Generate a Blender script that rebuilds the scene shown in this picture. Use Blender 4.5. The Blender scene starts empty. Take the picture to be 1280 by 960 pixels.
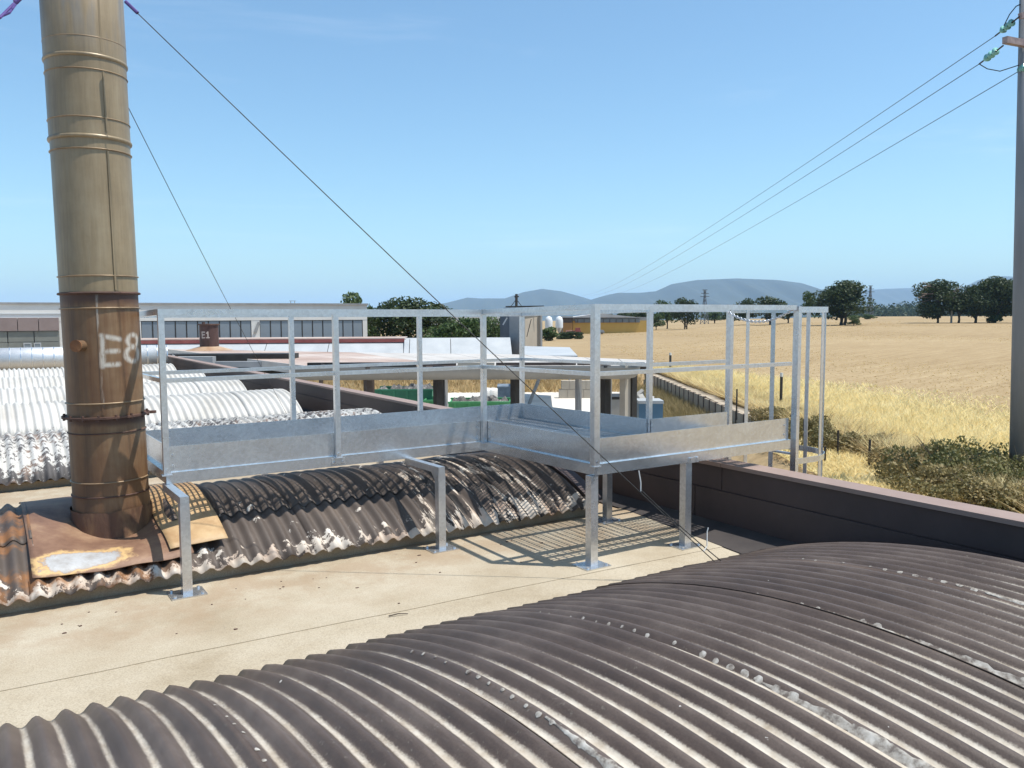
import bpy, math, random
import numpy as np
from mathutils import Vector, Matrix

random.seed(7)
rng = np.random.default_rng(11)
R = math.radians
scene = bpy.context.scene
col = scene.collection

# ------------------------------------------------------------------ camera
F_PX, Y_HOR, ROLL, YAW, EYE = 1030.0, 395.65, R(0.24), R(33.0), 1.804
PITCH = math.atan((480 - Y_HOR) / F_PX)
cam_data = bpy.data.cameras.new('camera')
cam = bpy.data.objects.new('camera', cam_data)
col.objects.link(cam)
cam_data.sensor_width = 36.0
cam_data.lens = F_PX / 1280 * 36
cam_data.clip_start = 0.05
cam_data.clip_end = 60000
cam.matrix_world = (Matrix.Translation((0, 0, EYE)) @ Matrix.Rotation(-YAW, 4, 'Z')
                    @ Matrix.Rotation(math.pi / 2 - PITCH, 4, 'X') @ Matrix.Rotation(-ROLL, 4, 'Z'))
scene.camera = cam

# ------------------------------------------------------------------ sky, sun, exposure
CA, SA = math.cos(YAW), math.sin(YAW)
sx, sy = 0.30, -0.27                    # horizontal offset of the sun per metre of height, along and across the vaults
sun_vec = Vector((sx, sy, 1.0)).normalized()
sun_el = math.asin(sun_vec.z)
world = bpy.data.worlds.new('World')
scene.world = world
world.use_nodes = True
wn = world.node_tree.nodes
sky = wn.new('ShaderNodeTexSky')
sky.sky_type = 'NISHITA'
sky.sun_disc = False
sky.sun_elevation = sun_el
sky.sun_rotation = math.atan2(sun_vec.x, sun_vec.y)
sky.altitude = 300
sky.air_density = 1.0
sky.dust_density = 1.3
sky.ozone_density = 1.0
wn['Background'].inputs['Strength'].default_value = 0.15
wl = world.node_tree.links
tint = wn.new('ShaderNodeMix'); tint.data_type = 'RGBA'; tint.blend_type = 'MULTIPLY'; tint.inputs[0].default_value = 1.0
tint.inputs[7].default_value = (0.78, 1.0, 1.04, 1)
wl.new(sky.outputs[0], tint.inputs[6])
# thin wisps of high cloud, drawn out along the wind
wtc = wn.new('ShaderNodeTexCoord'); wmp = wn.new('ShaderNodeMapping'); wmp.inputs['Rotation'].default_value = (0, R(8), R(25)); wmp.inputs['Scale'].default_value = (1.2, 2.2, 11.0)
wl.new(wtc.outputs['Generated'], wmp.inputs['Vector'])
wns = wn.new('ShaderNodeTexNoise'); wns.inputs['Scale'].default_value = 1.7; wns.inputs['Detail'].default_value = 7; wns.inputs['Roughness'].default_value = 0.62; wns.inputs['Distortion'].default_value = 0.4
wl.new(wmp.outputs[0], wns.inputs['Vector'])
wr = wn.new('ShaderNodeMapRange'); wr.interpolation_type = 'SMOOTHSTEP'; wr.inputs[1].default_value = 0.56; wr.inputs[2].default_value = 0.82; wr.inputs[4].default_value = 0.13
wl.new(wns.outputs['Fac'], wr.inputs[0])
wmx = wn.new('ShaderNodeMix'); wmx.data_type = 'RGBA'; wl.new(wr.outputs[0], wmx.inputs[0]); wl.new(tint.outputs[2], wmx.inputs[6]); wmx.inputs[7].default_value = (6.5, 7.0, 7.4, 1)
wl.new(wmx.outputs[2], wn['Background'].inputs['Color'])
sd = bpy.data.lights.new('sun', 'SUN')
sd.energy = 5.0
sd.angle = R(0.53)
sd.color = (1.0, 0.955, 0.88)
sun = bpy.data.objects.new('sun', sd)
col.objects.link(sun)
sun.rotation_euler = sun_vec.to_track_quat('Z', 'Y').to_euler()
sun.location = (5, -5, 40)
vs = scene.view_settings
vs.view_transform = 'Standard'
vs.look = 'None'
vs.gamma = 1.0
vs.use_curve_mapping = False
vs.exposure = 0.27
scene.cycles.use_denoising = True
scene.cycles.max_bounces = 8
scene.cycles.transparent_max_bounces = 16
scene.cycles.volume_bounces = 1

# ------------------------------------------------------------------ helpers
def ray(x, y):
    a, b = x - 640, 480 - y
    xx = a * math.cos(ROLL) + b * math.sin(ROLL)
    yy = -a * math.sin(ROLL) + b * math.cos(ROLL)
    cx, cy = xx / F_PX, yy / F_PX
    Y = math.cos(PITCH) + cy * math.sin(PITCH)
    Z = -math.sin(PITCH) + cy * math.cos(PITCH)
    return Vector((cx * CA + Y * SA, -cx * SA + Y * CA, Z))
O = Vector((0, 0, EYE))
def onz(x, y, z): d = ray(x, y); return O + d * ((z - EYE) / d.z)
def at(x, y, D):
    d = ray(x, y); return O + d * (D / (d.x * SA + d.y * CA))
def xd(X, D, z):          # lateral / forward frame of the place -> world
    return Vector((X * CA + D * SA, -X * SA + D * CA, z))
def to_xd(p): return (p.x * CA - p.y * SA, p.x * SA + p.y * CA)

FIELD0, YARD = EYE - 4.5, EYE - 5.7
WALL_X, BANK_D = 10.6, 62.0
_hd = [0, 45, 100, 200, 300, 450, 600, 900, 1500, 3000, 30000]
_hz = [-4.5, -4.5, -4.1, -2.65, -1.65, -0.75, -1.5, -8, -30, -45, -60]
def ground_z(X, D):
    r = math.hypot(X * 0.6, max(D, 0)) if D > 0 else 0
    rise = min(1, max(0, (X/max(D, 1) - 0.08)/0.35)); rise = rise*rise*(3 - 2*rise)
    if D > 500: rise = rise + (1 - rise)*min(1, (D-500)/300)
    z = EYE - 4.5 + (float(np.interp(r, _hd, _hz)) + 4.5)*rise
    if X < WALL_X and D < BANK_D + 4 and (D > 30.5 or X < 7.5):
        t = min(1, max(0, (D - BANK_D) / 4.0))
        return YARD + (z - YARD) * t
    return z
def ground_hit(px, py, dmin=66):
    d = ray(px, py); k = 1.0 / (d.x * SA + d.y * CA)
    D = dmin
    while D < 900:
        p = O + d * (D * k)
        if p.z <= ground_z(*to_xd(p)): return p, D
        D += 1.0
    return O + d * (440 * k), 440

ORG = {}
def tag(o, label=None, cat=None, group=None, kind=None):
    if label: o['label'] = label
    if cat: o['category'] = cat
    if group: o['group'] = group
    if kind: o['kind'] = kind
    return o
def thing(name, loc, label, cat, group=None):
    o = bpy.data.objects.new(name, None)
    o.empty_display_size = 0.2
    col.objects.link(o)
    o.location = loc
    ORG[o.name] = Vector(loc)
    return tag(o, label, cat, group)

class MB:
    def __init__(s): s.v = []; s.f = []
    def add(s, verts, faces):
        n = len(s.v); s.v += [tuple(p) for p in verts]; s.f += [tuple(i + n for i in f) for f in faces]; return s
    def box(s, a, b):
        (x0, y0, z0), (x1, y1, z1) = a, b
        return s.add([(x0,y0,z0),(x1,y0,z0),(x1,y1,z0),(x0,y1,z0),(x0,y0,z1),(x1,y0,z1),(x1,y1,z1),(x0,y1,z1)],
                     [(0,3,2,1),(4,5,6,7),(0,1,5,4),(1,2,6,5),(2,3,7,6),(3,0,4,7)])
    def hexa(s, p):   # 4 bottom (ccw from above), 4 top
        return s.add(p, [(0,3,2,1),(4,5,6,7),(0,1,5,4),(1,2,6,5),(2,3,7,6),(3,0,4,7)])
    def bar(s, p0, p1, w, h, up=(0, 0, 1)):
        p0, p1 = Vector(p0), Vector(p1)
        t = (p1 - p0).normalized(); up = Vector(up)
        if abs(t.dot(up)) > 0.98: up = Vector((0, 1, 0))
        x = t.cross(up).normalized() * (w / 2); y = x.cross(t).normalized() * (h / 2)
        return s.add([p0-x-y, p0+x-y, p0+x+y, p0-x+y, p1-x-y, p1+x-y, p1+x+y, p1-x+y],
                     [(0,1,2,3),(4,7,6,5),(0,4,5,1),(1,5,6,2),(2,6,7,3),(3,7,4,0)])
    def path(s, pts, r, n=8, caps=True, r1=None):
        pts = [Vector(p) for p in pts]; m = len(pts); base = len(s.v)
        ref = None
        for i, p in enumerate(pts):
            t = (pts[min(i+1, m-1)] - pts[max(i-1, 0)]).normalized()
            if ref is None:
                ref = Vector((0,0,1)) if abs(t.z) < 0.9 else Vector((1,0,0))
            x = t.cross(ref).normalized(); y = x.cross(t).normalized(); ref = y
            rr = r if r1 is None else r + (r1 - r) * i / (m - 1)
            for k in range(n):
                a = 2*math.pi*k/n
                s.v.append(tuple(p + x*(rr*math.cos(a)) + y*(rr*math.sin(a))))
        for i in range(m-1):
            for k in range(n):
                a, b = base+i*n+k, base+i*n+(k+1) % n
                s.f.append((a, a+n, b+n, b))
        if caps:
            s.f.append(tuple(base+k for k in range(n)))
            s.f.append(tuple(base+(m-1)*n+k for k in reversed(range(n))))
        return s
    def lathe(s, prof, c, n=32, a0=0, a1=2*math.pi):   # prof: (r, z) list, axis vertical through c
        base = len(s.v); m = len(prof); full = abs(a1-a0-2*math.pi) < 1e-6
        cols_ = n if full else n+1
        for r, z in prof:
            for k in range(cols_):
                a = a0+(a1-a0)*k/n
                s.v.append((c[0]+r*math.cos(a), c[1]+r*math.sin(a), z))
        for i in range(m-1):
            for k in range(n):
                a, b = base+i*cols_+k, base+i*cols_+(k+1) % cols_
                s.f.append((a, b, b+cols_, a+cols_))
        return s
    def build(s, name, m, parent=None, smooth=False, origin=None):
        if origin is None:
            if parent is not None: origin = ORG[parent.name]
            else:
                a = np.array(s.v); lo, hi = a.min(0), a.max(0)
                origin = Vector(((lo[0]+hi[0])/2, (lo[1]+hi[1])/2, lo[2]))
        o_ = tuple(origin)
        me = bpy.data.meshes.new(name)
        me.from_pydata([(x-o_[0], y-o_[1], z-o_[2]) for x, y, z in s.v], [], s.f)
        me.materials.append(m)
        if smooth: me.shade_smooth()
        me.update()
        o = bpy.data.objects.new(name, me)
        col.objects.link(o)
        ORG[o.name] = Vector(origin)
        if parent is not None: o.parent = parent
        else: o.location = origin
        return o
def np_mesh(name, verts, loop_idx, per_face, m):
    me = bpy.data.meshes.new(name)
    nv, nl = len(verts), len(loop_idx); nf = nl // per_face
    me.vertices.add(nv); me.loops.add(nl); me.polygons.add(nf)
    me.vertices.foreach_set('co', np.ascontiguousarray(verts, dtype=np.float32).ravel())
    me.loops.foreach_set('vertex_index', np.ascontiguousarray(loop_idx, dtype=np.int32))
    me.polygons.foreach_set('loop_start', np.arange(0, nl, per_face, dtype=np.int32))
    me.materials.append(m); me.update(calc_edges=True); me.validate()
    return me
def link(name, me, parent=None, loc=(0, 0, 0)):
    o = bpy.data.objects.new(name, me); col.objects.link(o); o.location = loc
    if parent is not None: o.parent = parent
    return o

# ------------------------------------------------------------------ node helper
class NT:
    def __init__(s, name):
        s.m = bpy.data.materials.new(name); s.m.use_nodes = True
        s.t = s.m.node_tree; s.n = s.t.nodes; s.b = s.n['Principled BSDF']; s.out = s.n['Material Output']
        s.tc = s.n.new('ShaderNodeTexCoord')
    def L(s, a, b): s.t.links.new(a, b)
    def _in(s, sock, v):
        if isinstance(v, bpy.types.NodeSocket): s.L(v, sock)
        else: sock.default_value = v
    def math(s, op, a, b=0.0, c=0.0, clamp=False):
        n = s.n.new('ShaderNodeMath'); n.operation = op; n.use_clamp = clamp
        for i, v in enumerate((a, b, c)): s._in(n.inputs[i], v)
        return n.outputs[0]
    def vmath(s, op, a, b=(0,0,0), out=0):
        n = s.n.new('ShaderNodeVectorMath'); n.operation = op
        s._in(n.inputs[0], a); s._in(n.inputs[1], b)
        return n.outputs[out]
    def coord(s, scale=(1,1,1), kind='Object', loc=(0,0,0)):
        mp = s.n.new('ShaderNodeMapping'); mp.inputs['Scale'].default_value = scale; mp.inputs['Location'].default_value = loc
        s.L(s.tc.outputs[kind], mp.inputs['Vector']); return mp.outputs[0]
    def pos(s):
        g = s.n.new('ShaderNodeNewGeometry'); return g.outputs['Position']
    def noise(s, vec, scale=5, detail=4, rough=0.55, dist=0.0):
        n = s.n.new('ShaderNodeTexNoise'); s.L(vec, n.inputs['Vector'])
        n.inputs['Scale'].default_value = scale; n.inputs['Detail'].default_value = detail
        n.inputs['Roughness'].default_value = rough; n.inputs['Distortion'].default_value = dist
        return n.outputs['Fac']
    def voronoi(s, vec, scale=5, feature='F1', out='Distance'):
        n = s.n.new('ShaderNodeTexVoronoi'); n.feature = feature; s.L(vec, n.inputs['Vector']); n.inputs['Scale'].default_value = scale
        return n.outputs[out]
    def ramp(s, fac, stops, interp='LINEAR'):
        n = s.n.new('ShaderNodeValToRGB'); s.L(fac, n.inputs[0]); cr = n.color_ramp; cr.interpolation = interp
        while len(cr.elements) < len(stops): cr.elements.new(0.5)
        for e, (p, c) in zip(cr.elements, stops):
            e.position = p; e.color = (*c, 1) if len(c) == 3 else c
        return n.outputs[0]
    def step(s, v, lo, hi):
        n = s.n.new('ShaderNodeMapRange'); n.interpolation_type = 'SMOOTHSTEP'; s.L(v, n.inputs[0])
        n.inputs[1].default_value = lo; n.inputs[2].default_value = hi; return n.outputs[0]
    def mix(s, fac, a, b, mode='MIX'):
        n = s.n.new('ShaderNodeMix'); n.data_type = 'RGBA'; n.blend_type = mode
        s._in(n.inputs[0], fac)
        for sock, v in ((n.inputs[6], a), (n.inputs[7], b)):
            if isinstance(v, bpy.types.NodeSocket): s.L(v, sock)
            else: sock.default_value = (*v, 1) if len(v) == 3 else v
        return n.outputs[2]
    def sep(s, vec):
        n = s.n.new('ShaderNodeSeparateXYZ'); s.L(vec, n.inputs[0]); return n.outputs
    def comb(s, x=0.0, y=0.0, z=0.0):
        n = s.n.new('ShaderNodeCombineXYZ')
        for i, v in enumerate((x, y, z)): s._in(n.inputs[i], v)
        return n.outputs[0]
    def bump(s, h, strength=0.3, dist=0.02):
        n = s.n.new('ShaderNodeBump'); s.L(h, n.inputs['Height']); n.inputs['Strength'].default_value = strength
        n.inputs['Distance'].default_value = dist; s.L(n.outputs[0], s.b.inputs['Normal'])
    def set(s, color=None, rough=None, metal=None, spec=None):
        for k, v in (('Base Color', color), ('Roughness', rough), ('Metallic', metal), ('Specular IOR Level', spec)):
            if v is None: continue
            if isinstance(v, bpy.types.NodeSocket): s.L(v, s.b.inputs[k])
            elif isinstance(v, tuple): s.b.inputs[k].default_value = (*v, 1)
            else: s.b.inputs[k].default_value = v
        return s.m

def m_noise(name, stops, scale=3, detail=5, rough=0.8, metal=0.0, bump=0.0, bscale=40, stretch=(1,1,1), bdist=0.01, spec=0.5, world_pos=False):
    t = NT(name)
    if world_pos:
        mp = t.n.new('ShaderNodeMapping'); mp.inputs['Scale'].default_value = stretch; t.L(t.pos(), mp.inputs['Vector']); c = mp.outputs[0]
    else: c = t.coord(stretch)
    t.set(t.ramp(t.noise(c, scale, detail, 0.6), stops), rough, metal, spec)
    if bump: t.bump(t.noise(c, bscale, 4), bump, bdist)
    return t.m

# ------------------------------------------------------------------ materials
def mk_galv(name='galvanised_steel', tint=(1, 1, 1), rough=0.36):
    t = NT(name); c = t.coord()
    sp = t.voronoi(c, 55, out='Color'); n = t.noise(c, 3.2, 5, 0.6)
    v = t.math('MULTIPLY_ADD', t.sep(sp)[0], 0.10, t.math('MULTIPLY', n, 0.18))
    t.set(t.ramp(v, [(0.05, tuple(0.58*a for a in tint)), (0.24, tuple(0.78*a for a in tint))]),
          t.math('MULTIPLY_ADD', n, 0.16, rough - 0.13), 0.84)
    t.bump(t.noise(c, 2.2, 3), 0.10, 0.05)
    return t.m
GALV = mk_galv('galvanised_steel', (0.96, 1.0, 1.04), 0.28)
GALV_POST = mk_galv('galvanised_tube', (0.97, 0.99, 1.02), 0.34)

def mk_felt():
    t = NT('mineral_felt'); c = t.pos()
    fine = t.noise(c, 130, 4, 0.8); mid = t.noise(c, 1.5, 6, 0.62); big = t.noise(c, 0.5, 3)
    base = t.ramp(mid, [(0.28, (0.37, 0.305, 0.215)), (0.46, (0.45, 0.385, 0.29)), (0.7, (0.52, 0.46, 0.365))])
    gr = t.mix(0.55, base, t.ramp(fine, [(0.32, (0.22, 0.2, 0.17)), (0.5, (0.72, 0.69, 0.63)), (0.68, (1.0, 1.0, 1.0))]), 'MULTIPLY')
    # rusty wash and grime, in wavering bands beside each vault's foot
    y = t.sep(c)[1]
    w = t.math('ADD', y, t.math('MULTIPLY_ADD', t.noise(c, 1.1, 5, 0.65), 1.5, -0.75))
    band = t.math('MULTIPLY', t.step(w, 4.55, 5.35), t.step(t.noise(c, 2.3, 6, 0.7), 0.38, 0.62))
    gr = t.mix(t.math('MULTIPLY', band, 0.45), gr, (0.28, 0.185, 0.11))
    dirt = t.step(t.noise(c, 6.5, 7, 0.75), 0.6, 0.72)
    dirt = t.math('MULTIPLY', dirt, t.step(t.noise(t.vmath('ADD', c, (7, 3, 0)), 0.9, 2), 0.5, 0.62))
    gr = t.mix(t.math('MULTIPLY', dirt, 0.55), gr, (0.13, 0.1, 0.085))
    t.set(gr, 0.95, 0, 0.2); t.bump(fine, 0.35, 0.004)
    return t.m
FELT = mk_felt()

def mk_vault_dark():
    t = NT('dark_coated_sheet'); c = t.pos(); s = t.sep(c)
    fine = t.noise(c, 110, 5, 0.8); n = t.noise(t.vmath('MULTIPLY', c, (1, 0.35, 0.35)), 5, 5, 0.65)
    base = t.ramp(n, [(0.26, (0.058, 0.040, 0.031)), (0.5, (0.098, 0.070, 0.055)), (0.68, (0.145, 0.11, 0.089)), (0.85, (0.2, 0.16, 0.13))])
    base = t.mix(0.5, base, t.ramp(fine, [(0.3, (0.35, 0.33, 0.32)), (0.6, (1, 1, 1)), (0.75, (1.0, 1.0, 1.0))]), 'MULTIPLY')
    # pale deposit in the wave's valleys, with sun glare painted into the colour
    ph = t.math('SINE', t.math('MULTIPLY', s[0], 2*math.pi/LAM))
    near = t.step(s[1], 3.1, 1.2)                                       # glare painted as paler colour towards the camera side
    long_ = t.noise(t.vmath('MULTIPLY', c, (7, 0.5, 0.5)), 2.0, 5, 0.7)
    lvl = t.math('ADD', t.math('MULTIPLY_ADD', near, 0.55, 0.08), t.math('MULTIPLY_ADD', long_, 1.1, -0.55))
    lvl = t.math('ADD', lvl, t.math('MULTIPLY', t.math('MULTIPLY', t.step(s[0], 3.7, 4.7), t.step(s[1], 3.0, 2.0)), 0.5))   # silvery sun glare painted in at the parapet end
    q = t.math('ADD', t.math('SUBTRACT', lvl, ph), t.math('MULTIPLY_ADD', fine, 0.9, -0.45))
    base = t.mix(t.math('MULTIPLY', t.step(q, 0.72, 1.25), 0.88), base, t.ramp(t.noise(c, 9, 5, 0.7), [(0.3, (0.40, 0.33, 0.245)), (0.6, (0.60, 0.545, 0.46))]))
    lich = t.math('MULTIPLY', t.step(t.noise(c, 34, 5, 0.75), 0.60, 0.68), t.step(t.noise(c, 1.3, 3), 0.5, 0.62))
    base = t.mix(t.math('MULTIPLY', lich, 0.5), base, (0.26, 0.235, 0.19))
    chip = t.step(t.noise(t.vmath('MULTIPLY', c, (1, 0.6, 1)), 16, 4, 0.6), 0.735, 0.75)
    base = t.mix(chip, base, (0.62, 0.58, 0.52))
    t.set(base, t.math('MULTIPLY_ADD', fine, 0.2, 0.40), 0, 0.4); t.bump(fine, 0.4, 0.004); t.b.inputs['Coat Weight'].default_value = 0.12; t.b.inputs['Coat Roughness'].default_value = 0.36
    return t.m
LAM = 0.112
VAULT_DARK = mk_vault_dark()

def mk_vault_peel():
    t = NT('peeling_coated_sheet'); c = t.pos(); s = t.sep(c)
    st_ = t.noise(t.vmath('MULTIPLY', c, (22, 2.2, 2.2)), 1.0, 6, 0.7); n1 = t.noise(c, 8, 6, 0.68); n2 = t.noise(t.vmath('MULTIPLY', c, (1, 0.5, 1)), 2.4, 5, 0.65); fine = t.noise(c, 200, 3)
    dark = t.ramp(n2, [(0.3, (0.06, 0.046, 0.038)), (0.6, (0.10, 0.079, 0.066)), (0.85, (0.17, 0.13, 0.10))])
    bare = t.ramp(t.noise(c, 4, 4), [(0.3, (0.36, 0.24, 0.17)), (0.5, (0.52, 0.44, 0.36)), (0.7, (0.62, 0.58, 0.52))])
    edge = t.step(s[1], 6.05, 5.64)                                   # flaked most along the eaves
    spk = t.math('MULTIPLY', t.step(s[0], 2.75, 3.15), t.step(s[0], 4.28, 4.12))
    k = t.math('ADD', t.math('MULTIPLY', edge, 0.20), t.math('MULTIPLY', spk, 0.10))
    n1 = t.mix(spk, n1, st_); n1 = t.sep(n1)[0]
    m_ = t.step(t.math('ADD', n1, k), 0.645, 0.665)
    colr = t.mix(m_, dark, bare)
    rust = t.math('MULTIPLY', t.step(s[0], 1.25, 0.75), t.step(t.noise(c, 3.1, 6, 0.7), 0.42, 0.58))
    colr = t.mix(t.math('MULTIPLY', rust, 0.8), colr, (0.26, 0.115, 0.04))
    ink = t.math('MULTIPLY', spk, t.step(t.noise(t.vmath('MULTIPLY', c, (16, 3, 3)), 1.0, 5, 0.7), 0.55, 0.58))
    colr = t.mix(ink, colr, (0.025, 0.022, 0.02))
    t.set(colr, 0.62, 0, 0.4); t.bump(t.math('ADD', fine, m_), 0.3, 0.004)
    return t.m
VAULT_PEEL = mk_vault_peel()

def mk_vault_white(name, speck, edge_v):
    t = NT(name); c = t.pos(); s = t.sep(c)
    n1 = t.noise(t.vmath('MULTIPLY', c, (1, 0.75, 1)), 15, 6, 0.75); n2 = t.noise(c, 1.3, 4)
    white = t.ramp(n2, [(0.3, (0.42, 0.40, 0.365)), (0.6, (0.52, 0.505, 0.475))])
    lo = t.math('MULTIPLY', t.step(s[1], edge_v + 0.28, edge_v), 0.13)
    pat = t.math('MULTIPLY', t.step(t.noise(c, 1.9, 3), 0.46, 0.6), 0.06)
    msk = t.step(t.math('ADD', t.math('ADD', n1, speck), t.math('ADD', lo, pat)), 0.70, 0.73)
    dk = t.mix(t.step(t.noise(c, 3.3, 3), 0.5, 0.64), (0.10, 0.092, 0.09), (0.22, 0.16, 0.13))
    t.set(t.mix(msk, white, dk), 0.75, 0, 0.3)
    return t.m
RUSTY_FELT_BROWN = m_noise('brown_coated_metal', [(0.3, (0.052, 0.034, 0.032)), (0.7, (0.072, 0.048, 0.044))], 2.5, 4, 0.62, bump=0.05, bscale=60)
COPING = m_noise('brown_coping', [(0.3, (0.24, 0.165, 0.135)), (0.7, (0.30, 0.215, 0.178))], 3, 5, 0.6)

def seg_dist(t, p, a, b):
    a = (*a, 0); ba = (b[0]-a[0], b[1]-a[1], 0); q = ba[0]**2 + ba[1]**2
    pa = t.vmath('SUBTRACT', p, a)
    h = t.math('DIVIDE', t.vmath('DOT_PRODUCT', pa, ba, out='Value'), q, clamp=True)
    n = t.n.new('ShaderNodeVectorMath'); n.operation = 'SCALE'; n.inputs[0].default_value = ba; t.L(h, n.inputs['Scale'])
    return t.vmath('LENGTH', t.vmath('SUBTRACT', pa, n.outputs[0]), out='Value')
def ring_dist(t, p, c, r, squash=1.0):
    d = t.vmath('SUBTRACT', p, (*c, 0))
    if squash != 1.0: d = t.vmath('MULTIPLY', d, (squash, 1, 1))
    return t.math('ABSOLUTE', t.math('SUBTRACT', t.vmath('LENGTH', d, out='Value'), r))
def cyl_coord(t, rad, a0, z0):
    o = t.sep(t.tc.outputs['Object'])
    ang = t.math('ARCTAN2', t.math('MULTIPLY_ADD', o[1], math.cos(a0), t.math('MULTIPLY', o[0], -math.sin(a0))),
                 t.math('MULTIPLY_ADD', o[0], math.cos(a0), t.math('MULTIPLY', o[1], math.sin(a0))))
    return t.comb(t.math('MULTIPLY', ang, rad), t.math('SUBTRACT', o[2], z0), 0.0), o
def mk_chimney(name, kind):
    t = NT(name); R_ = 0.256; zy = lambda y: EYE - (y - 395.65)*0.0055
    p, o = cyl_coord(t, R_, CHIM_A, 0.0); ps = t.sep(p)
    c = t.tc.outputs['Object']
    streak = t.noise(t.vmath('MULTIPLY', c, (14, 14, 0.7)), 1.0, 6, 0.7)
    blot = t.noise(c, 2.1, 6, 0.65); fine = t.noise(t.vmath('MULTIPLY', c, (60, 60, 6)), 1.0, 3)
    if kind == 'upper':
        base = t.ramp(t.math('ADD', t.math('MULTIPLY', streak, 0.45), t.math('MULTIPLY', blot, 0.55)),
                      [(0.3, (0.20, 0.145, 0.082)), (0.5, (0.295, 0.222, 0.132)), (0.68, (0.38, 0.305, 0.198))])
        left_dark = t.math('MULTIPLY', t.step(ps[0], 0.0, -0.3), t.step(streak, 0.35, 0.65))  # dark streaks, strongest towards the left side
        base = t.mix(t.math('MULTIPLY', left_dark, 0.6), base, (0.10, 0.075, 0.055))
        top = t.math('MULTIPLY', t.step(o[2], 3.5, 4.0), t.step(t.noise(t.vmath('MULTIPLY', c, (8, 8, 1)), 1.2, 5), 0.44, 0.6))
        base = t.mix(t.math('MULTIPLY', top, 0.75), base, (0.21, 0.2, 0.185))
        rough, metal = 0.40, 0.12
    else:
        base = t.ramp(t.math('ADD', t.math('MULTIPLY', streak, 0.5), t.math('MULTIPLY', blot, 0.5)),
                      [(0.3, (0.10, 0.046, 0.024)), (0.46, (0.185, 0.10, 0.05)), (0.64, (0.29, 0.19, 0.105))])
        left_dark = t.math('MULTIPLY', t.step(ps[0], 0.03, -0.2), t.step(streak, 0.36, 0.6))  # darker streaks from the middle round to the left
        base = t.mix(t.math('MULTIPLY', left_dark, 0.8), base, (0.075, 0.042, 0.028))
        rustb = t.step(t.math('ADD', o[2], t.math('MULTIPLY', blot, 0.4)), 0.68, 0.52)
        lowr = t.math('MULTIPLY', rustb, 0.75)
        base = t.mix(lowr, base, (0.10, 0.04, 0.02))
        # darker streaky bands under the flanges
        for zb, dz in ((zy(524), 0.12), (zy(366), 0.16)):
            gb = t.math('MULTIPLY', t.step(o[2], zb-dz, zb), t.step(o[2], zb+0.01, zb-0.005))
            base = t.mix(t.math('MULTIPLY', gb, t.step(t.math('ADD', streak, gb), 0.9, 1.35)), base, (0.075, 0.035, 0.025))
        run = t.math('MULTIPLY', t.step(t.math('ABSOLUTE', t.math('ADD', ps[0], 0.018)), 0.014, 0.004),
                     t.math('MULTIPLY', t.step(o[2], 1.12, 1.25), t.step(t.noise(t.vmath('MULTIPLY', c, (30, 30, 5)), 1, 4), 0.4, 0.62)))
        base = t.mix(t.math('MULTIPLY', run, 0.7), base, (0.5, 0.46, 0.4))
        # sprayed E8
        d = None
        for a, b in (((0.005, zy(418)), (-0.005, zy(457))), ((0.0, zy(418)), (0.115, zy(423))), ((0.005, zy(438)), (0.10, zy(438))), ((0.0, zy(455.5)), (0.10, zy(455)))):
            q = seg_dist(t, p, a, b); d = q if d is None else t.math('MINIMUM', d, q)
        for c_, r_, sq in (((0.232, zy(425.5)), 0.042, 0.8), ((0.222, zy(443)), 0.050, 0.8)):
            d = t.math('MINIMUM', d, ring_dist(t, p, c_, r_, sq))
        wob = t.math('MULTIPLY_ADD', t.noise(c, 25, 3), 0.012, -0.006)
        spray = t.step(t.math('ADD', d, wob), 0.028, 0.002)
        base = t.mix(t.math('MULTIPLY', t.math('MULTIPLY', spray, t.step(t.noise(t.vmath('MULTIPLY', c, (40, 40, 9)), 1.0, 5, 0.7), 0.28, 0.55)), 0.8), base, (0.66, 0.62, 0.55))
        rough, metal = 0.5, 0.15
    base = t.mix(0.25, base, t.ramp(fine, [(0.3, (0.5, 0.5, 0.5)), (0.7, (1, 1, 1))]), 'MULTIPLY')
    t.set(base, rough, metal); t.bump(t.noise(c, 3.5, 3), 0.12, 0.02)
    return t.m
CHIM = Vector((0.785, 6.60, 0.0))
CHIM_A = math.atan2(-CHIM.y, -CHIM.x)
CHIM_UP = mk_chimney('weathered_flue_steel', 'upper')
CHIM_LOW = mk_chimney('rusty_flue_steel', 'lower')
RUST = m_noise('rust', [(0.25, (0.07, 0.03, 0.018)), (0.5, (0.20, 0.085, 0.035)), (0.75, (0.34, 0.17, 0.07))], 5, 7, 0.8, bump=0.3, bscale=60)
RUST_DARK = m_noise('dark_rust', [(0.25, (0.045, 0.022, 0.016)), (0.6, (0.10, 0.05, 0.035)), (0.8, (0.17, 0.09, 0.06))], 6, 6, 0.75, bump=0.3, bscale=80)
RUST_COLLAR = m_noise('streaked_collar_rust', [(0.3, (0.06, 0.03, 0.02)), (0.52, (0.12, 0.06, 0.035)), (0.66, (0.26, 0.15, 0.075)), (0.8, (0.42, 0.33, 0.25))], 4, 6, 0.7, bump=0.3, bscale=40, stretch=(1, 1, 0.45))
COPPERY = m_noise('worn_ring_steel', [(0.3, (0.20, 0.13, 0.075)), (0.7, (0.33, 0.235, 0.14))], 12, 4, 0.45, 0.2)
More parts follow.
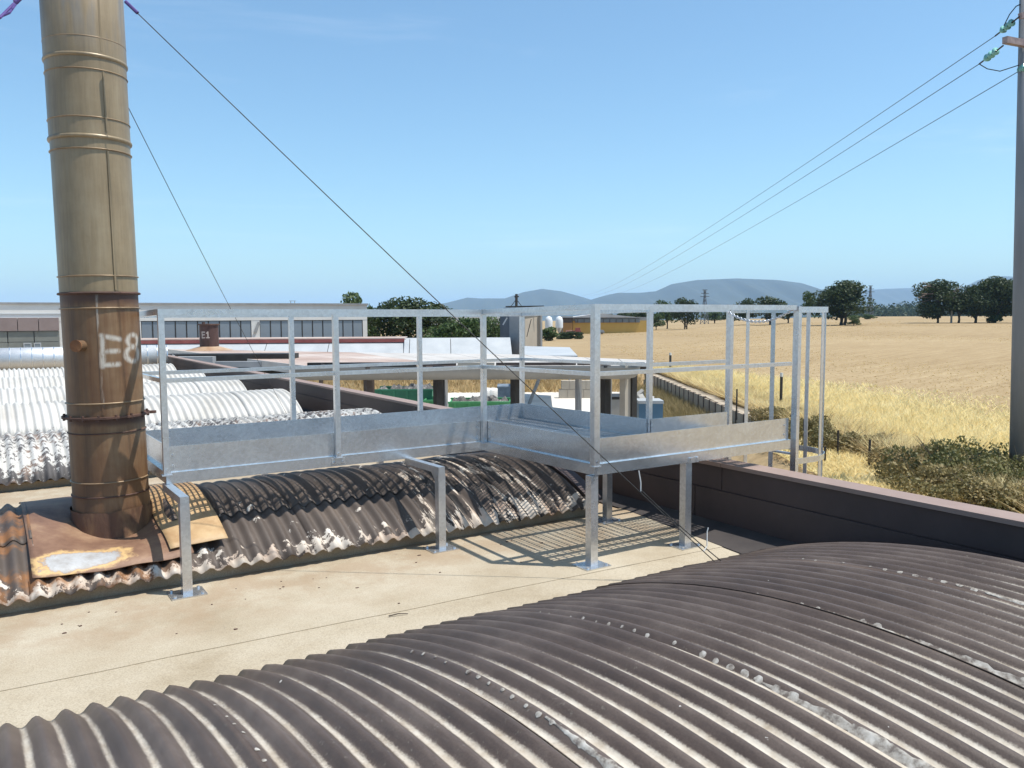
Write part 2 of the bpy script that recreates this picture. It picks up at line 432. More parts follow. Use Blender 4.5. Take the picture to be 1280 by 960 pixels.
def mk_flash():
    t = NT('rusty_flashing'); c = t.pos(); s = t.sep(c)
    n = t.noise(c, 3.2, 7, 0.68)
    base = t.ramp(n, [(0.3, (0.12, 0.058, 0.035)), (0.5, (0.21, 0.115, 0.07)), (0.72, (0.33, 0.21, 0.125))])
    # white primer daubed in front of the stack
    d = t.vmath('MULTIPLY', t.vmath('SUBTRACT', c, (0.50, 5.92, 0)), (3.8, 8.4, 0))
    ln = t.math('ADD', t.vmath('LENGTH', d, out='Value'), t.math('MULTIPLY_ADD', t.noise(c, 7, 6, 0.7), 1.7, -0.85))
    base = t.mix(t.step(ln, 0.98, 0.72), base, t.ramp(t.noise(c, 14, 5, 0.7), [(0.3, (0.30, 0.28, 0.26)), (0.6, (0.42, 0.42, 0.42))]))
    base = t.mix(t.math('MULTIPLY', t.step(ln, 1.35, 1.0), t.step(ln, 0.8, 1.0)), base, (0.55, 0.36, 0.16))
    t.set(base, 0.6, 0.1); t.bump(n, 0.25, 0.02)
    return t.m
FLASH = mk_flash()
TAN_SHEET = m_noise('tan_stained_sheet', [(0.3, (0.30, 0.17, 0.075)), (0.55, (0.46, 0.31, 0.16)), (0.8, (0.56, 0.42, 0.25))], 4, 6, 0.6, bump=0.15, bscale=20)
SEAL = m_noise('white_sealant', [(0.38, (0.14, 0.115, 0.098)), (0.5, (0.33, 0.30, 0.26)), (0.66, (0.50, 0.475, 0.43))], 26, 6, 0.85, bump=0.1, bscale=90)
WIRE = m_noise('dark_wire', [(0.3, (0.03, 0.028, 0.026)), (0.7, (0.07, 0.065, 0.06))], 20, 2, 0.5, 0.6)
PURPLE = m_noise('violet_strap', [(0.3, (0.05, 0.03, 0.16)), (0.7, (0.09, 0.05, 0.22))], 20, 2, 0.6)
PALE_TIP = m_noise('pale_plastic', [(0.3, (0.55, 0.54, 0.5)), (0.7, (0.7, 0.69, 0.66))], 20, 2, 0.5)
CONC = m_noise('concrete', [(0.3, (0.30, 0.28, 0.25)), (0.7, (0.42, 0.40, 0.36))], 1.2, 6, 0.85, bump=0.2, bscale=20)
CONC_GREY = m_noise('grey_concrete', [(0.3, (0.24, 0.245, 0.25)), (0.7, (0.33, 0.33, 0.33))], 0.8, 5, 0.85)
BEIGE_CONC = m_noise('beige_concrete', [(0.3, (0.36, 0.31, 0.25)), (0.7, (0.44, 0.39, 0.32))], 0.6, 5, 0.85)
WHITE_WALL = m_noise('pale_render', [(0.3, (0.60, 0.58, 0.55)), (0.7, (0.70, 0.69, 0.66))], 0.5, 5, 0.8)
WHITE_PANEL = m_noise('white_sheet_panel', [(0.3, (0.34, 0.36, 0.375)), (0.7, (0.43, 0.445, 0.455))], 0.7, 5, 0.6)
GREY_CAP = m_noise('grey_trim', [(0.3, (0.22, 0.22, 0.22)), (0.7, (0.32, 0.32, 0.32))], 1.0, 3, 0.6)
BROWN_BAND = m_noise('brown_fascia', [(0.3, (0.20, 0.15, 0.14)), (0.7, (0.26, 0.2, 0.185))], 0.6, 4, 0.7)
GREY_WALL = m_noise('grey_green_panel', [(0.3, (0.16, 0.165, 0.15)), (0.7, (0.22, 0.225, 0.2))], 0.5, 4, 0.8)
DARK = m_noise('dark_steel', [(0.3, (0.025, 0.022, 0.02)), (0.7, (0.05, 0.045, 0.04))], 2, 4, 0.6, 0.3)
DARK_BROWN = m_noise('dark_brown_paint', [(0.3, (0.05, 0.035, 0.028)), (0.7, (0.085, 0.06, 0.05))], 2, 4, 0.6)
RED = m_noise('dull_red_paint', [(0.3, (0.22, 0.05, 0.045)), (0.7, (0.32, 0.085, 0.07))], 1.5, 5, 0.65)
PINK_ROOF = m_noise('rust_stained_roofing', [(0.28, (0.27, 0.17, 0.125)), (0.5, (0.40, 0.30, 0.25)), (0.72, (0.52, 0.46, 0.41))], 0.22, 5, 0.7)
ROOF_WHITE = m_noise('white_roof_sheet', [(0.3, (0.40, 0.365, 0.33)), (0.7, (0.50, 0.475, 0.445))], 0.6, 5, 0.7)
TROUGH = m_noise('grey_gutter_steel', [(0.3, (0.20, 0.19, 0.17)), (0.7, (0.28, 0.265, 0.24))], 0.6, 5, 0.55, 0.2)
GREEN = m_noise('green_skip_paint', [(0.3, (0.015, 0.11, 0.06)), (0.6, (0.03, 0.17, 0.09)), (0.85, (0.10, 0.13, 0.08))], 1.2, 5, 0.55)
GREEN_L = m_noise('light_green_skip_paint', [(0.3, (0.05, 0.24, 0.09)), (0.7, (0.09, 0.34, 0.14))], 1.2, 5, 0.55)
SCRAP = m_noise('dark_scrap', [(0.3, (0.05, 0.045, 0.04)), (0.55, (0.14, 0.13, 0.12)), (0.75, (0.34, 0.33, 0.32))], 5, 6, 0.8, bump=0.8, bscale=6, bdist=0.1)
BLUE = m_noise('blue_paint', [(0.3, (0.05, 0.12, 0.2)), (0.7, (0.075, 0.17, 0.26))], 1.0, 3, 0.5)
TARP = m_noise('blue_grey_cover', [(0.3, (0.09, 0.12, 0.16)), (0.7, (0.2, 0.24, 0.28))], 2.0, 4, 0.6)
YELLOW = m_noise('yellow_render', [(0.3, (0.50, 0.30, 0.07)), (0.7, (0.58, 0.37, 0.10))], 0.2, 3, 0.8)
ORANGE = m_noise('ochre_render', [(0.3, (0.34, 0.17, 0.05)), (0.7, (0.40, 0.21, 0.07))], 0.2, 3, 0.8)
YARD_M = m_noise('pale_concrete_yard', [(0.3, (0.46, 0.42, 0.36)), (0.5, (0.6, 0.56, 0.5)), (0.7, (0.68, 0.65, 0.6))], 0.25, 7, 0.9, world_pos=True)
PATH_M = m_noise('pale_path', [(0.3, (0.36, 0.29, 0.21)), (0.7, (0.52, 0.45, 0.36))], 1.5, 6, 0.9, world_pos=True)
RET_WALL = m_noise('brown_concrete_panel', [(0.3, (0.30, 0.23, 0.165)), (0.7, (0.46, 0.38, 0.29))], 1.0, 6, 0.9)
SILO = m_noise('silo_white', [(0.3, (0.58, 0.6, 0.62)), (0.7, (0.7, 0.71, 0.72))], 0.5, 3, 0.5)
POLE_M = m_noise('grey_pole_concrete', [(0.3, (0.19, 0.195, 0.205)), (0.7, (0.26, 0.265, 0.275))], 3, 6, 0.75, bump=0.2, bscale=60, stretch=(1, 1, 0.15))
LATTICE = m_noise('pylon_steel', [(0.3, (0.10, 0.11, 0.12)), (0.7, (0.15, 0.16, 0.17))], 1, 2, 0.6, 0.3)
INSUL = NT('teal_glass_insulator').set((0.22, 0.50, 0.46), 0.12, 0.0)
ARM_M = m_noise('rusty_crossarm', [(0.3, (0.16, 0.12, 0.13)), (0.7, (0.36, 0.28, 0.26))], 6, 5, 0.7)
BARK = m_noise('bark', [(0.3, (0.05, 0.038, 0.028)), (0.7, (0.10, 0.08, 0.06))], 6, 5, 0.95, stretch=(1, 1, 0.3))
def mk_glass():
    t = NT('window_glass'); t.set((0.20, 0.235, 0.27), 0.12, 0.0, 1.0)
    n = t.noise(t.coord(), 0.5, 2); t.bump(n, 0.1, 0.05)
    return t.m
GLASS = mk_glass()
def translucent(t, f):
    tr = t.n.new('ShaderNodeBsdfTranslucent'); mx = t.n.new('ShaderNodeMixShader'); mx.inputs[0].default_value = f
    t.L(t.b.inputs['Base Color'].links[0].from_socket, tr.inputs['Color'])
    t.L(t.b.outputs[0], mx.inputs[1]); t.L(tr.outputs[0], mx.inputs[2]); t.L(mx.outputs[0], t.out.inputs['Surface'])
    return t.m
def mk_leaf(name, a, b, c):
    t = NT(name)
    t.set(t.ramp(t.noise(t.pos(), 0.9, 4, 0.7), [(0.3, a), (0.5, b), (0.72, c)]), 0.55, 0, 0.3)
    return translucent(t, 0.25)
LEAF_DARK = mk_leaf('dark_foliage', (0.022, 0.036, 0.012), (0.04, 0.062, 0.02), (0.065, 0.09, 0.03))
LEAF_MID = mk_leaf('mid_foliage', (0.035, 0.065, 0.018), (0.065, 0.105, 0.03), (0.10, 0.15, 0.045))
LEAF_PALE = mk_leaf('pale_foliage', (0.05, 0.08, 0.025), (0.085, 0.125, 0.045), (0.13, 0.17, 0.07))
LEAF_DRY = mk_leaf('dry_weed_foliage', (0.16, 0.14, 0.05), (0.27, 0.21, 0.095), (0.40, 0.30, 0.15))
TWIG = m_noise('dead_twigs', [(0.3, (0.14, 0.10, 0.08)), (0.7, (0.22, 0.16, 0.13))], 2, 2, 0.9)
def mk_straw(name, a, b, c):
    t = NT(name)
    t.set(t.ramp(t.noise(t.pos(), 0.8, 5, 0.75), [(0.3, a), (0.5, b), (0.7, c)]), 0.7, 0, 0.25)
    return translucent(t, 0.5)
STRAW = mk_straw('dry_grass', (0.70, 0.55, 0.25), (0.84, 0.71, 0.37), (0.90, 0.80, 0.50))
STRAW_BROWN = mk_straw('brown_dry_grass', (0.42, 0.31, 0.155), (0.55, 0.42, 0.22), (0.68, 0.55, 0.33))
STUBBLE = mk_straw('stubble', (0.44, 0.31, 0.145), (0.52, 0.38, 0.185), (0.6, 0.46, 0.24))
def mk_field():
    t = NT('stubble_field'); c = t.pos()
    rot = t.n.new('ShaderNodeMapping'); rot.inputs['Rotation'].default_value = (0, 0, R(-33 + 20)); t.L(c, rot.inputs['Vector'])
    st = t.noise(t.vmath('MULTIPLY', rot.outputs[0], (0.12, 2.2, 1)), 1.0, 5, 0.7)
    big = t.noise(c, 0.02, 4); fine = t.noise(c, 3.0, 6, 0.75)
    v = t.math('ADD', t.math('MULTIPLY', st, 0.42), t.math('ADD', t.math('MULTIPLY', big, 0.2), t.math('MULTIPLY', t.noise(t.vmath('MULTIPLY', rot.outputs[0], (0.5, 2.0, 1)), 2.2, 7, 0.82), 0.42)))
    base = t.ramp(v, [(0.38, (0.205, 0.138, 0.07)), (0.47, (0.295, 0.21, 0.113)), (0.56, (0.35, 0.258, 0.145)), (0.68, (0.45, 0.348, 0.208))])
    t.set(base, 0.95, 0, 0.15); t.bump(fine, 0.3, 0.08)
    return t.m
FIELD_M = mk_field()
MOUNTAIN_M = m_noise('wooded_mountain', [(0.3, (0.018, 0.026, 0.018)), (0.6, (0.028, 0.036, 0.026)), (0.8, (0.06, 0.06, 0.048))], 0.0016, 6, 0.95, world_pos=True)
WOOD_M = mk_leaf('far_wood', (0.018, 0.032, 0.012), (0.035, 0.055, 0.02), (0.055, 0.08, 0.03))

# ------------------------------------------------------------------ terrain
def build_ground():
    Xs = sorted(set(list(np.round(-np.geomspace(20, 26000, 34), 2)) + list(np.arange(-18, 10, 3.0)) + [10.599, 10.601] + list(np.arange(12, 60, 2.0)) + list(np.round(np.geomspace(60, 26000, 40), 2))))
    Ds = sorted(set([-40.0, -10.0, 0.0] + list(np.arange(5, 62, 3.0)) + [62.0, 63.0, 64.0, 65.0, 66.0] + list(np.arange(68, 130, 4.0)) + list(np.round(np.geomspace(130, 26000, 70), 2))))
    mb = MB()
    for D in Ds:
        for X in Xs:
            z = ground_z(X, D)
            if 66 < D < 800: z += 0.12 * math.sin(X * 0.09) * math.sin(D * 0.05)
            mb.v.append(tuple(xd(X, D, z)))
    n = len(Xs)
    for j in range(len(Ds)-1):
        for i in range(n-1):
            a = j*n+i; mb.f.append((a, a+1, a+n+1, a+n))
    o = mb.build('ground', FIELD_M, smooth=False, origin=Vector((0, 0, 0)))
    tag(o, kind='structure')
build_ground()
mb = MB()
pts = [xd(X, D, YARD + 0.02) for X, D in ((-60, -8), (10.55, -8), (10.55, 61.9), (-60, 61.9))]
mb.add(pts, [(0, 1, 2, 3)])
tag(mb.build('yard_paving', YARD_M, origin=Vector((0, 0, 0))), kind='structure')
mb = MB()
for D0 in np.arange(30, 70, 4.0):
    w0 = 0.62
    mb.add([xd(WALL_X + 0.02, D0, FIELD0 + 0.03), xd(WALL_X + w0 + 0.1*math.sin(D0), D0, FIELD0 + 0.03),
            xd(WALL_X + w0 + 0.1*math.sin(D0+4), D0+4, FIELD0 + 0.03 + (0.05 if D0 > 40 else 0)), xd(WALL_X + 0.02, D0+4, FIELD0 + 0.03 + (0.05 if D0 > 40 else 0))], [(0, 1, 2, 3)])
tag(mb.build('path', PATH_M), kind='structure')

# mountains, each a real ridge with flanks
def ridge(name, prof, D, depth, seed, base=-60):
    r = np.random.default_rng(seed); mb = MB()
    px = [p[0] for p in prof]; py = [p[1] for p in prof]
    xs = np.linspace(px[0], px[-1], 150); rows = 14
    ph = r.random(8) * 6.28
    for j in range(rows + 1):
        t = j / rows * 2 - 1                    # -1 front foot, 0 crest, 1 back foot
        fall = (1 - abs(t)) ** 1.15
        for i, x in enumerate(xs):
            top = at(x, float(np.interp(x, px, py)), D)
            X, Dd = to_xd(top); h = top.z - (EYE + base)
            gul = sum(math.sin(x * (0.09 + 0.06*k) + ph[k] + t * 2.5) / (k + 1) for k in range(6))
            z = EYE + base + max(h * fall * (1 + 0.10 * gul * (abs(t) ** 0.5) * (1 - abs(t))), 0)
            mb.v.append(tuple(xd(X, Dd + t * depth * (1 + 0.1 * gul * (abs(t) > 0.05)), z)))
    n = len(xs)
    for j in range(rows):
        for i in range(n - 1):
            a = j*n+i; mb.f.append((a, a+1, a+n+1, a+n))
    o = mb.build(name, MOUNTAIN_M, smooth=True); tag(o, kind='structure')
ridge('mountain', [(500, 395), (528, 384), (541, 380), (556, 379), (584, 372), (600, 373), (631, 373), (655, 365), (678, 361), (701, 364), (720, 369), (740, 375), (775, 383), (830, 393)], 9000, 2200, 1)
ridge('mountain', [(690, 392), (734, 376), (756, 369.5), (773, 366), (800, 366), (820, 364), (840, 355), (871, 350), (921, 348), (972, 350), (1003, 354), (1021, 362), (1040, 371), (1075, 384), (1100, 394)], 8200, 2300, 2)
ridge('mountain', [(990, 384), (1050, 368), (1081, 363), (1107, 361), (1142, 360), (1170, 362), (1230, 372), (1300, 384)], 12500, 2000, 3)
ridge('mountain', [(1120, 386), (1165, 372), (1207, 358), (1223, 350), (1254, 345), (1270, 346), (1320, 352), (1400, 380)], 10500, 2300, 4)

# ------------------------------------------------------------------ roof
ROOF_U0, ROOF_V0, ROOF_V1, PAR_U = -3.0, -4.0, 31.0, 5.23
mb = MB().box((ROOF_U0, ROOF_V0, -0.3), (PAR_U - 0.004, ROOF_V1, 0.0))
roof = mb.build('roof_deck', FELT, origin=Vector((0, 0, 0))); tag(roof, kind='structure')
# laps of felt, each roll a sheet a few mm thick with its own edge
def felt_roll(v0, v1, z, skew0=0.0, skew1=0.0, u1=PAR_U - 0.02, u0=-2.98):
    mb = MB(); n = 24; rr = random.Random(int(v0*100))
    top = []
    for i in range(n + 1):
        u = u0 + (u1-u0)*i/n; k = (u - u0)/(u1-u0)
        top.append((u, v0 + skew0*k + rr.uniform(-.006, .006), v1 + skew1*k + rr.uniform(-.004, .004)))
    for i in range(n):
        a, b = top[i], top[i+1]
        mb.hexa([(a[0], a[1], 0.001), (b[0], b[1], 0.001), (b[0], b[2], 0.001), (a[0], a[2], 0.001),
                 (a[0], a[1], z), (b[0], b[1], z), (b[0], b[2], z), (a[0], a[2], z)])
    return mb.build('felt_roll', FELT, roof, origin=Vector((0, 0, 0)))
felt_roll(3.9, 4.72, 0.0045, 0, -0.34)
felt_roll(4.70, 5.82, 0.009, -0.32, 0.0)
felt_roll(8.0, 9.1, 0.005); felt_roll(9.08, 9.95, 0.009)

mb = MB(); uu = lambda v_: 4.76 + (v_ - 4.1)*0.14 if v_ < 5.7 else 4.985
for v0_ in np.arange(-3.8, 30, 0.5):
    v1_ = v0_ + 0.5; a_, b_ = max(4.6, min(4.99, uu(v0_))), max(4.6, min(4.99, uu(v1_)))
    mb.hexa([(a_, v0_, 0.001), (5.215, v0_, 0.001), (5.215, v1_, 0.001), (b_, v1_, 0.001), (a_, v0_, 0.013), (5.215, v0_, 0.06), (5.215, v1_, 0.06), (b_, v1_, 0.013)])
edge_strip = mb.build('dark_edge_strip', m_noise('dark_strip', [(0.3, (0.03, 0.025, 0.025)), (0.7, (0.055, 0.046, 0.043))], 3, 5, 0.9), roof, origin=Vector((0, 0, 0)))  # dark sloping strip along the parapet's foot
# parapet: brown clad wall along the roof edge, with its own panels and coping lengths
par = thing('parapet_wall', (PAR_U + 0.1, 10, 0), 'brown metal clad parapet wall with pinkish coping along the roof edge', 'wall')
MB().box((PAR_U + 0.006, -3.9, -3.89), (PAR_U + 0.17, 30.9, 0.53)).build('wall_core', RUSTY_FELT_BROWN, par)
v = -3.9
while v < 30.8:
    e = min(v + 2.9, 30.8)
    MB().box((PAR_U - 0.002, v + 0.004, 0.335), (PAR_U + 0.006, e - 0.004, 0.525)).build('upper_panel', RUSTY_FELT_BROWN, par)
    MB().box((PAR_U - 0.010, v + 0.004 + 0.3, 0.012), (PAR_U + 0.006, e - 0.004 + 0.3, 0.325)).build('lower_panel', RUSTY_FELT_BROWN, par)
    MB().box((PAR_U - 0.022, v + 0.002, 0.531), (PAR_U + 0.19, e - 0.002, 0.564)).build('coping', COPING, par)
    v = e
# ------------------------------------------------------------------ corrugated vaults
class Prof:                      # a vault's cross-section: centre line, half width, rise, height of the springing
    def __init__(s, c, a, sag_, spr):
        s.c, s.a, s.spr = c, a, spr; s.R = (a*a + sag_*sag_)/(2*sag_); s.TH = math.asin(a/s.R); s.top = spr + sag_
def vault_pt(p, th, off): return (p.c + (p.R + off)*math.sin(th), p.top - p.R + (p.R + off)*math.cos(th))
def sheet_mesh(vc, u0, u1, th0, th1, lift0=0.0, lift1=0.0, amp=0.018, lam=LAM, nt=16, per=8, thick=0.006, rag=0.0, seed=0, phase0=True):
    rr = random.Random(seed); nu = max(4, int(round((u1-u0)/lam*per))); mb = MB()
    ragu = [rr.uniform(-1, 1) for _ in range(nu+1)]
    for lay in (0, -thick):
        for i in range(nu+1):
            u = u0 + (u1-u0)*i/nu; w = amp*math.sin(2*math.pi*u/lam)
            for j in range(nt+1):
                k = j/nt; th = th0 + (th1-th0)*k
                if j == 0: th -= rag*ragu[i]/vc.R
                lift = lift0 + (lift1-lift0)*k + 0.003*math.sin(u*2.3+seed)*math.sin(th*4)
                vv, zz = vault_pt(vc, th, w + lift + lay)
                mb.v.append((u, vv, zz))
    N = (nu+1)*(nt+1); c = nt+1
    for i in range(nu):
        for j in range(nt):
            a = i*c+j
            mb.f.append((a, a+c, a+c+1, a+1)); mb.f.append((N+a, N+a+1, N+a+c+1, N+a+c))
        a, b = i*c, i*c+nt
        mb.f.append((a, N+a, N+a+c, a+c)); mb.f.append((b, b+c, N+b+c, N+b))
    for i in (0, nu):
        for j in range(nt):
            a = i*c+j; q = (a, a+1, N+a+1, N+a)
            mb.f.append(q if i == 0 else q[::-1])
    return mb
def vault(vc, u_list, label, mats, rows, amp=0.018, rag=0.004, nt=16):
    TH = vc.TH; o = thing('corrugated_vault', ((u_list[0]+u_list[-1])/2, vc.c, 0), label, 'roof vault', 'corrugated vaults across the flat roof')
    for s in (-1, 1):
        e = vc.c + s*(vc.a - 0.13)
        MB().box((u_list[0], e - 0.035, 0.0), (u_list[-1] - 0.06, e + 0.035, vc.spr - 0.012)).build('curb', FELT, o)
    # gable closer at the end by the parapet
    mb = MB(); u = u_list[-1] - 0.05; P = [vault_pt(vc, -TH*0.93 + 2*TH*0.93*i/12, -0.03) for i in range(13)]
    for i in range(12):
        (v0, z0), (v1, z1) = P[i], P[i+1]
        mb.hexa([(u-0.02, v0, 0.0), (u, v0, 0.0), (u, v1, 0.0), (u-0.02, v1, 0.0), (u-0.02, v0, z0), (u, v0, z0), (u, v1, z1), (u-0.02, v1, z1)])
    mb.build('gable_closer', RUSTY_FELT_BROWN, o)
    sd_ = 0
    for i in range(len(u_list)-1):
        m = mats(0.5*(u_list[i]+u_list[i+1])) if callable(mats) else mats
        for r_, (t0, t1, lf0, lf1) in enumerate(rows):
            if len(rows) == 2 and u_list[i] > 2.9:                   # whole-length sheets at the gable end
                if r_ == 1: continue
                t1 = 1.0
            if len(rows) == 2 and abs(u_list[i] - 0.25) < 1e-6:      # the stack's plate takes the upper sheet's place here
                if r_ == 1: continue
                t1 = -0.86
            sd_ += 1
            sheet_mesh(vc, u_list[i] - 0.05, u_list[i+1], t0*TH, t1*TH, lf0 + 0.007*(i % 2), lf1 + 0.007*(i % 2), amp=amp, rag=rag, seed=sd_ + int(vc.c*10), nt=max(4, int(nt*abs(t1-t0)/2))).build('roof_sheet', m, o, smooth=True)
    return o
V1C, V2C = Prof(2.14, 1.91, 0.36, 0.045), Prof(6.87, 1.17, 0.315, 0.10)
TH = V1C.TH; RV = V1C.R
ul1 = [-2.6, -1.95, -1.07, -0.19, 0.69, 1.57, 2.45, 3.33, 4.15, 4.88]
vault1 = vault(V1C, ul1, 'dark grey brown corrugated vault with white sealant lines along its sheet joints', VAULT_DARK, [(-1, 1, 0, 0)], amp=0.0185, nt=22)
for k, u in enumerate(ul1[3:9]):
    rr = random.Random(50 + k); mb = MB(); th = TH * (0.72 - 0.07*(k % 3)); lift = 0.007*((k+3) % 2)
    while th > -TH*0.6:
        frac = (0.72*TH - th) / (1.7*TH)
        r = (0.006 + 0.013*min(1, frac*1.6)) * rr.uniform(0.6, 1.15)
        uc = u + 0.014 + rr.uniform(-.005, .005); n = 12
        if rr.random() < 0.86:
            lo = []
            for q in range(n):
                a = 2*math.pi*q/n; r_ = r*rr.uniform(0.85, 1.15); uu = uc + r_*math.cos(a)*0.8
                lo.append((uu, *vault_pt(V1C, th + r_*math.sin(a)*1.25/RV, 0.0185*math.sin(2*math.pi*uu/LAM) + lift + 0.0015)))
            hi = [((x - uc)*0.55 + uc, *vault_pt(V1C, th + (math.asin(max(-1, min(1, (y - V1C.c)/(V1C.R)))) - th)*0.55, 0.0185*math.sin(2*math.pi*((x - uc)*0.55 + uc)/LAM) + lift + rr.uniform(0.0022, 0.0028))) for x, y, z in lo]
            mb.add(lo + hi + [(uc, *vault_pt(V1C, th, 0.0185*math.sin(2*math.pi*uc/LAM) + lift + 0.0027))],
                   [(i, (i+1) % n, n+(i+1) % n, n+i) for i in range(n)] + [(n+i, n+(i+1) % n, 2*n) for i in range(n)])
        th -= (0.10 - 0.05*min(1, max(0, frac*1.7 - 0.2)))*rr.uniform(0.85, 1.15)/RV
    # smeared run of sealant where the beads merge towards the walked side
    nt_, nw_ = 70, 6; t0_, t1_ = (0.05 - 0.08*(k % 2))*TH, -0.98*TH; base_ = len(mb.v)
    for i in range(nt_+1):
        q_ = i/nt_; th = t0_ + (t1_-t0_)*q_; wd = (0.003 + 0.024*min(1, q_*2.2))*(1 + 0.28*math.sin(i*0.9 + k) + 0.2*math.sin(i*2.3))
        for j in range(nw_+1):
            uu = u + 0.014 + wd*(2*j/nw_ - 1) + 0.003*math.sin(th*40)
            mb.v.append((uu, *vault_pt(V1C, th, 0.0185*math.sin(2*math.pi*uu/LAM) + lift + (0.0022 if 0 < j < nw_ else 0.0006))))
    for i in range(nt_):
        for j in range(nw_): a = base_ + i*(nw_+1)+j; mb.f.append((a, a+1, a+nw_+2, a+nw_+1))
    mb.build('sealant', SEAL, vault1, smooth=True)['kind'] = 'stuff'

TH = V2C.TH; RV = V2C.R
ul2 = [-2.6, -1.65, -0.7, 0.25, 1.15, 2.05, 2.95, 3.85, 4.62]
vault2 = vault(V2C, ul2, 'dark corrugated vault under the platform, its coating flaked white along the eaves', VAULT_PEEL,
               [(-1, -0.45, 0, 0), (-0.52, 1, 0.009, 0.0)], amp=0.020, rag=0.003, nt=24)
# end flashing strip of vault two, a bent brown strip
mb = MB(); N = 20
for i in range(N+1):
    th = -0.95*TH + 1.95*TH*i/N
    for du, off in ((0, 0.03), (0.14, 0.03), (0.14, 0.012), (0, 0.012)):
        mb.v.append((4.56+du, *vault_pt(V2C, th, off)))
for i in range(N):
    for k in range(4):
        a, b = i*4+k, i*4+(k+1) % 4
        mb.f.append((a, b, b+4, a+4))
mb.build('end_flashing', RUSTY_FELT_BROWN, vault2, smooth=False)

far_v = [(9.87, 'speckled grey and white corrugated vault behind the rusty stack', mk_vault_white('lichen_sheet', 0.17, 9.87), 4.75),
         (13.9, 'white corrugated vault with chipped eaves, next beyond the speckled vault', mk_vault_white('white_sheet_a', -0.045, 13.9), 4.72),
         (17.2, 'white corrugated vault, second beyond the speckled vault', mk_vault_white('white_sheet_b', -0.045, 17.2), 4.72),
         (20.7, 'white corrugated vault, third beyond the speckled vault', mk_vault_white('white_sheet_c', -0.045, 20.7), 4.72),
         (24.3, 'white corrugated vault nearest the galvanised duct', mk_vault_white('white_sheet_d', -0.05, 24.3), 4.72)]
for v0, lab, m, ue in far_v:
    us = [-2.6, -1.7, -0.8, 0.1, 1.0, 1.95, 2.9, 3.85, ue]
    vault(Prof(v0 + 1.17, 1.17, 0.36, 0.10), us, lab, m, [(-1, 1, 0, 0)], rag=0.004, nt=12, amp=0.024)

# ------------------------------------------------------------------ chimney stack
ch = thing('chimney_stack', CHIM, 'tall rusty brown steel chimney stack sprayed with white E8', 'chimney')
c0 = (CHIM.x, CHIM.y)
RC = 0.254
def zpx(y): return onz_axis(y)
def onz_axis(y):   # height on the stack's front for a pixel row
    return at(139 - 38*(660-y)/660, y, 5.68).z
zf1, zf2 = zpx(524), zpx(366)
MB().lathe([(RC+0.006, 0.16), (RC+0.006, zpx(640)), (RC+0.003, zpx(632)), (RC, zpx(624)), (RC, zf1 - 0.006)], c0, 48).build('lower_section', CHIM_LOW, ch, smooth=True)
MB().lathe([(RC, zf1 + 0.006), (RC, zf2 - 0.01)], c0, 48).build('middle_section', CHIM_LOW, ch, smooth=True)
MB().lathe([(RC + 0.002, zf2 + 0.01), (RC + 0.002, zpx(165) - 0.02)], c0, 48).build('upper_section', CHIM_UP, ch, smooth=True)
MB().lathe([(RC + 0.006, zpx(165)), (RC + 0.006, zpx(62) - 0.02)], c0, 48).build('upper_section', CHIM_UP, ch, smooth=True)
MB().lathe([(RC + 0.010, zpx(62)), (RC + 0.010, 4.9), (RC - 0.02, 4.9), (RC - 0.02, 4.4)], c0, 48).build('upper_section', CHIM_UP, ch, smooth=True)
def ring(z, dr, h, m, name='ring'):
    MB().lathe([(RC - 0.002, z - h), (RC + dr*0.8, z - h*0.7), (RC + dr, z), (RC + dr*0.8, z + h*0.7), (RC - 0.002, z + h)], c0, 48).build(name, m, ch, smooth=True)
for y in (41, 82, 143, 183, 344): ring(zpx(y), 0.012, 0.005, COPPERY)
for y in (62, 165): ring(zpx(y) - 0.012, 0.017, 0.016, CHIM_UP, 'lap_joint')
ring(zpx(385), 0.011, 0.006, COPPERY); ring(zpx(506), 0.01, 0.006, COPPERY); ring(zpx(544), 0.008, 0.005, RUST_DARK)
ring(zpx(606), 0.009, 0.005, COPPERY); ring(zpx(624), 0.008, 0.006, RUST_DARK)
ring(zf2, 0.018, 0.010, RUST_DARK, 'flange')
mb = MB().lathe([(RC - 0.004, zf1 - 0.007), (RC + 0.038, zf1 - 0.007), (RC + 0.038, zf1 + 0.007), (RC - 0.004, zf1 + 0.007)], c0, 48)
fl = mb.build('flange', RUST_DARK, ch)
for k in range(16):
    a = 2*math.pi*k/16 + 0.1; q = (CHIM.x + (RC+0.024)*math.cos(a), CHIM.y + (RC+0.024)*math.sin(a))
    MB().lathe([(0.0, zf1+0.02), (0.009, zf1+0.02), (0.009, zf1-0.02), (0.0, zf1-0.02)], q, 6).build('bolt', RUST_DARK, fl, origin=CHIM)
# lug on the flange's right
a = CHIM_A + R(88); q = CHIM + Vector((math.cos(a), math.sin(a), 0))*(RC + 0.05)
MB().lathe([(0.0, zf1+0.009), (0.03, zf1+0.009), (0.03, zf1-0.009), (0.0, zf1-0.009)], (q.x, q.y), 12).build('lug', RUST_DARK, ch)
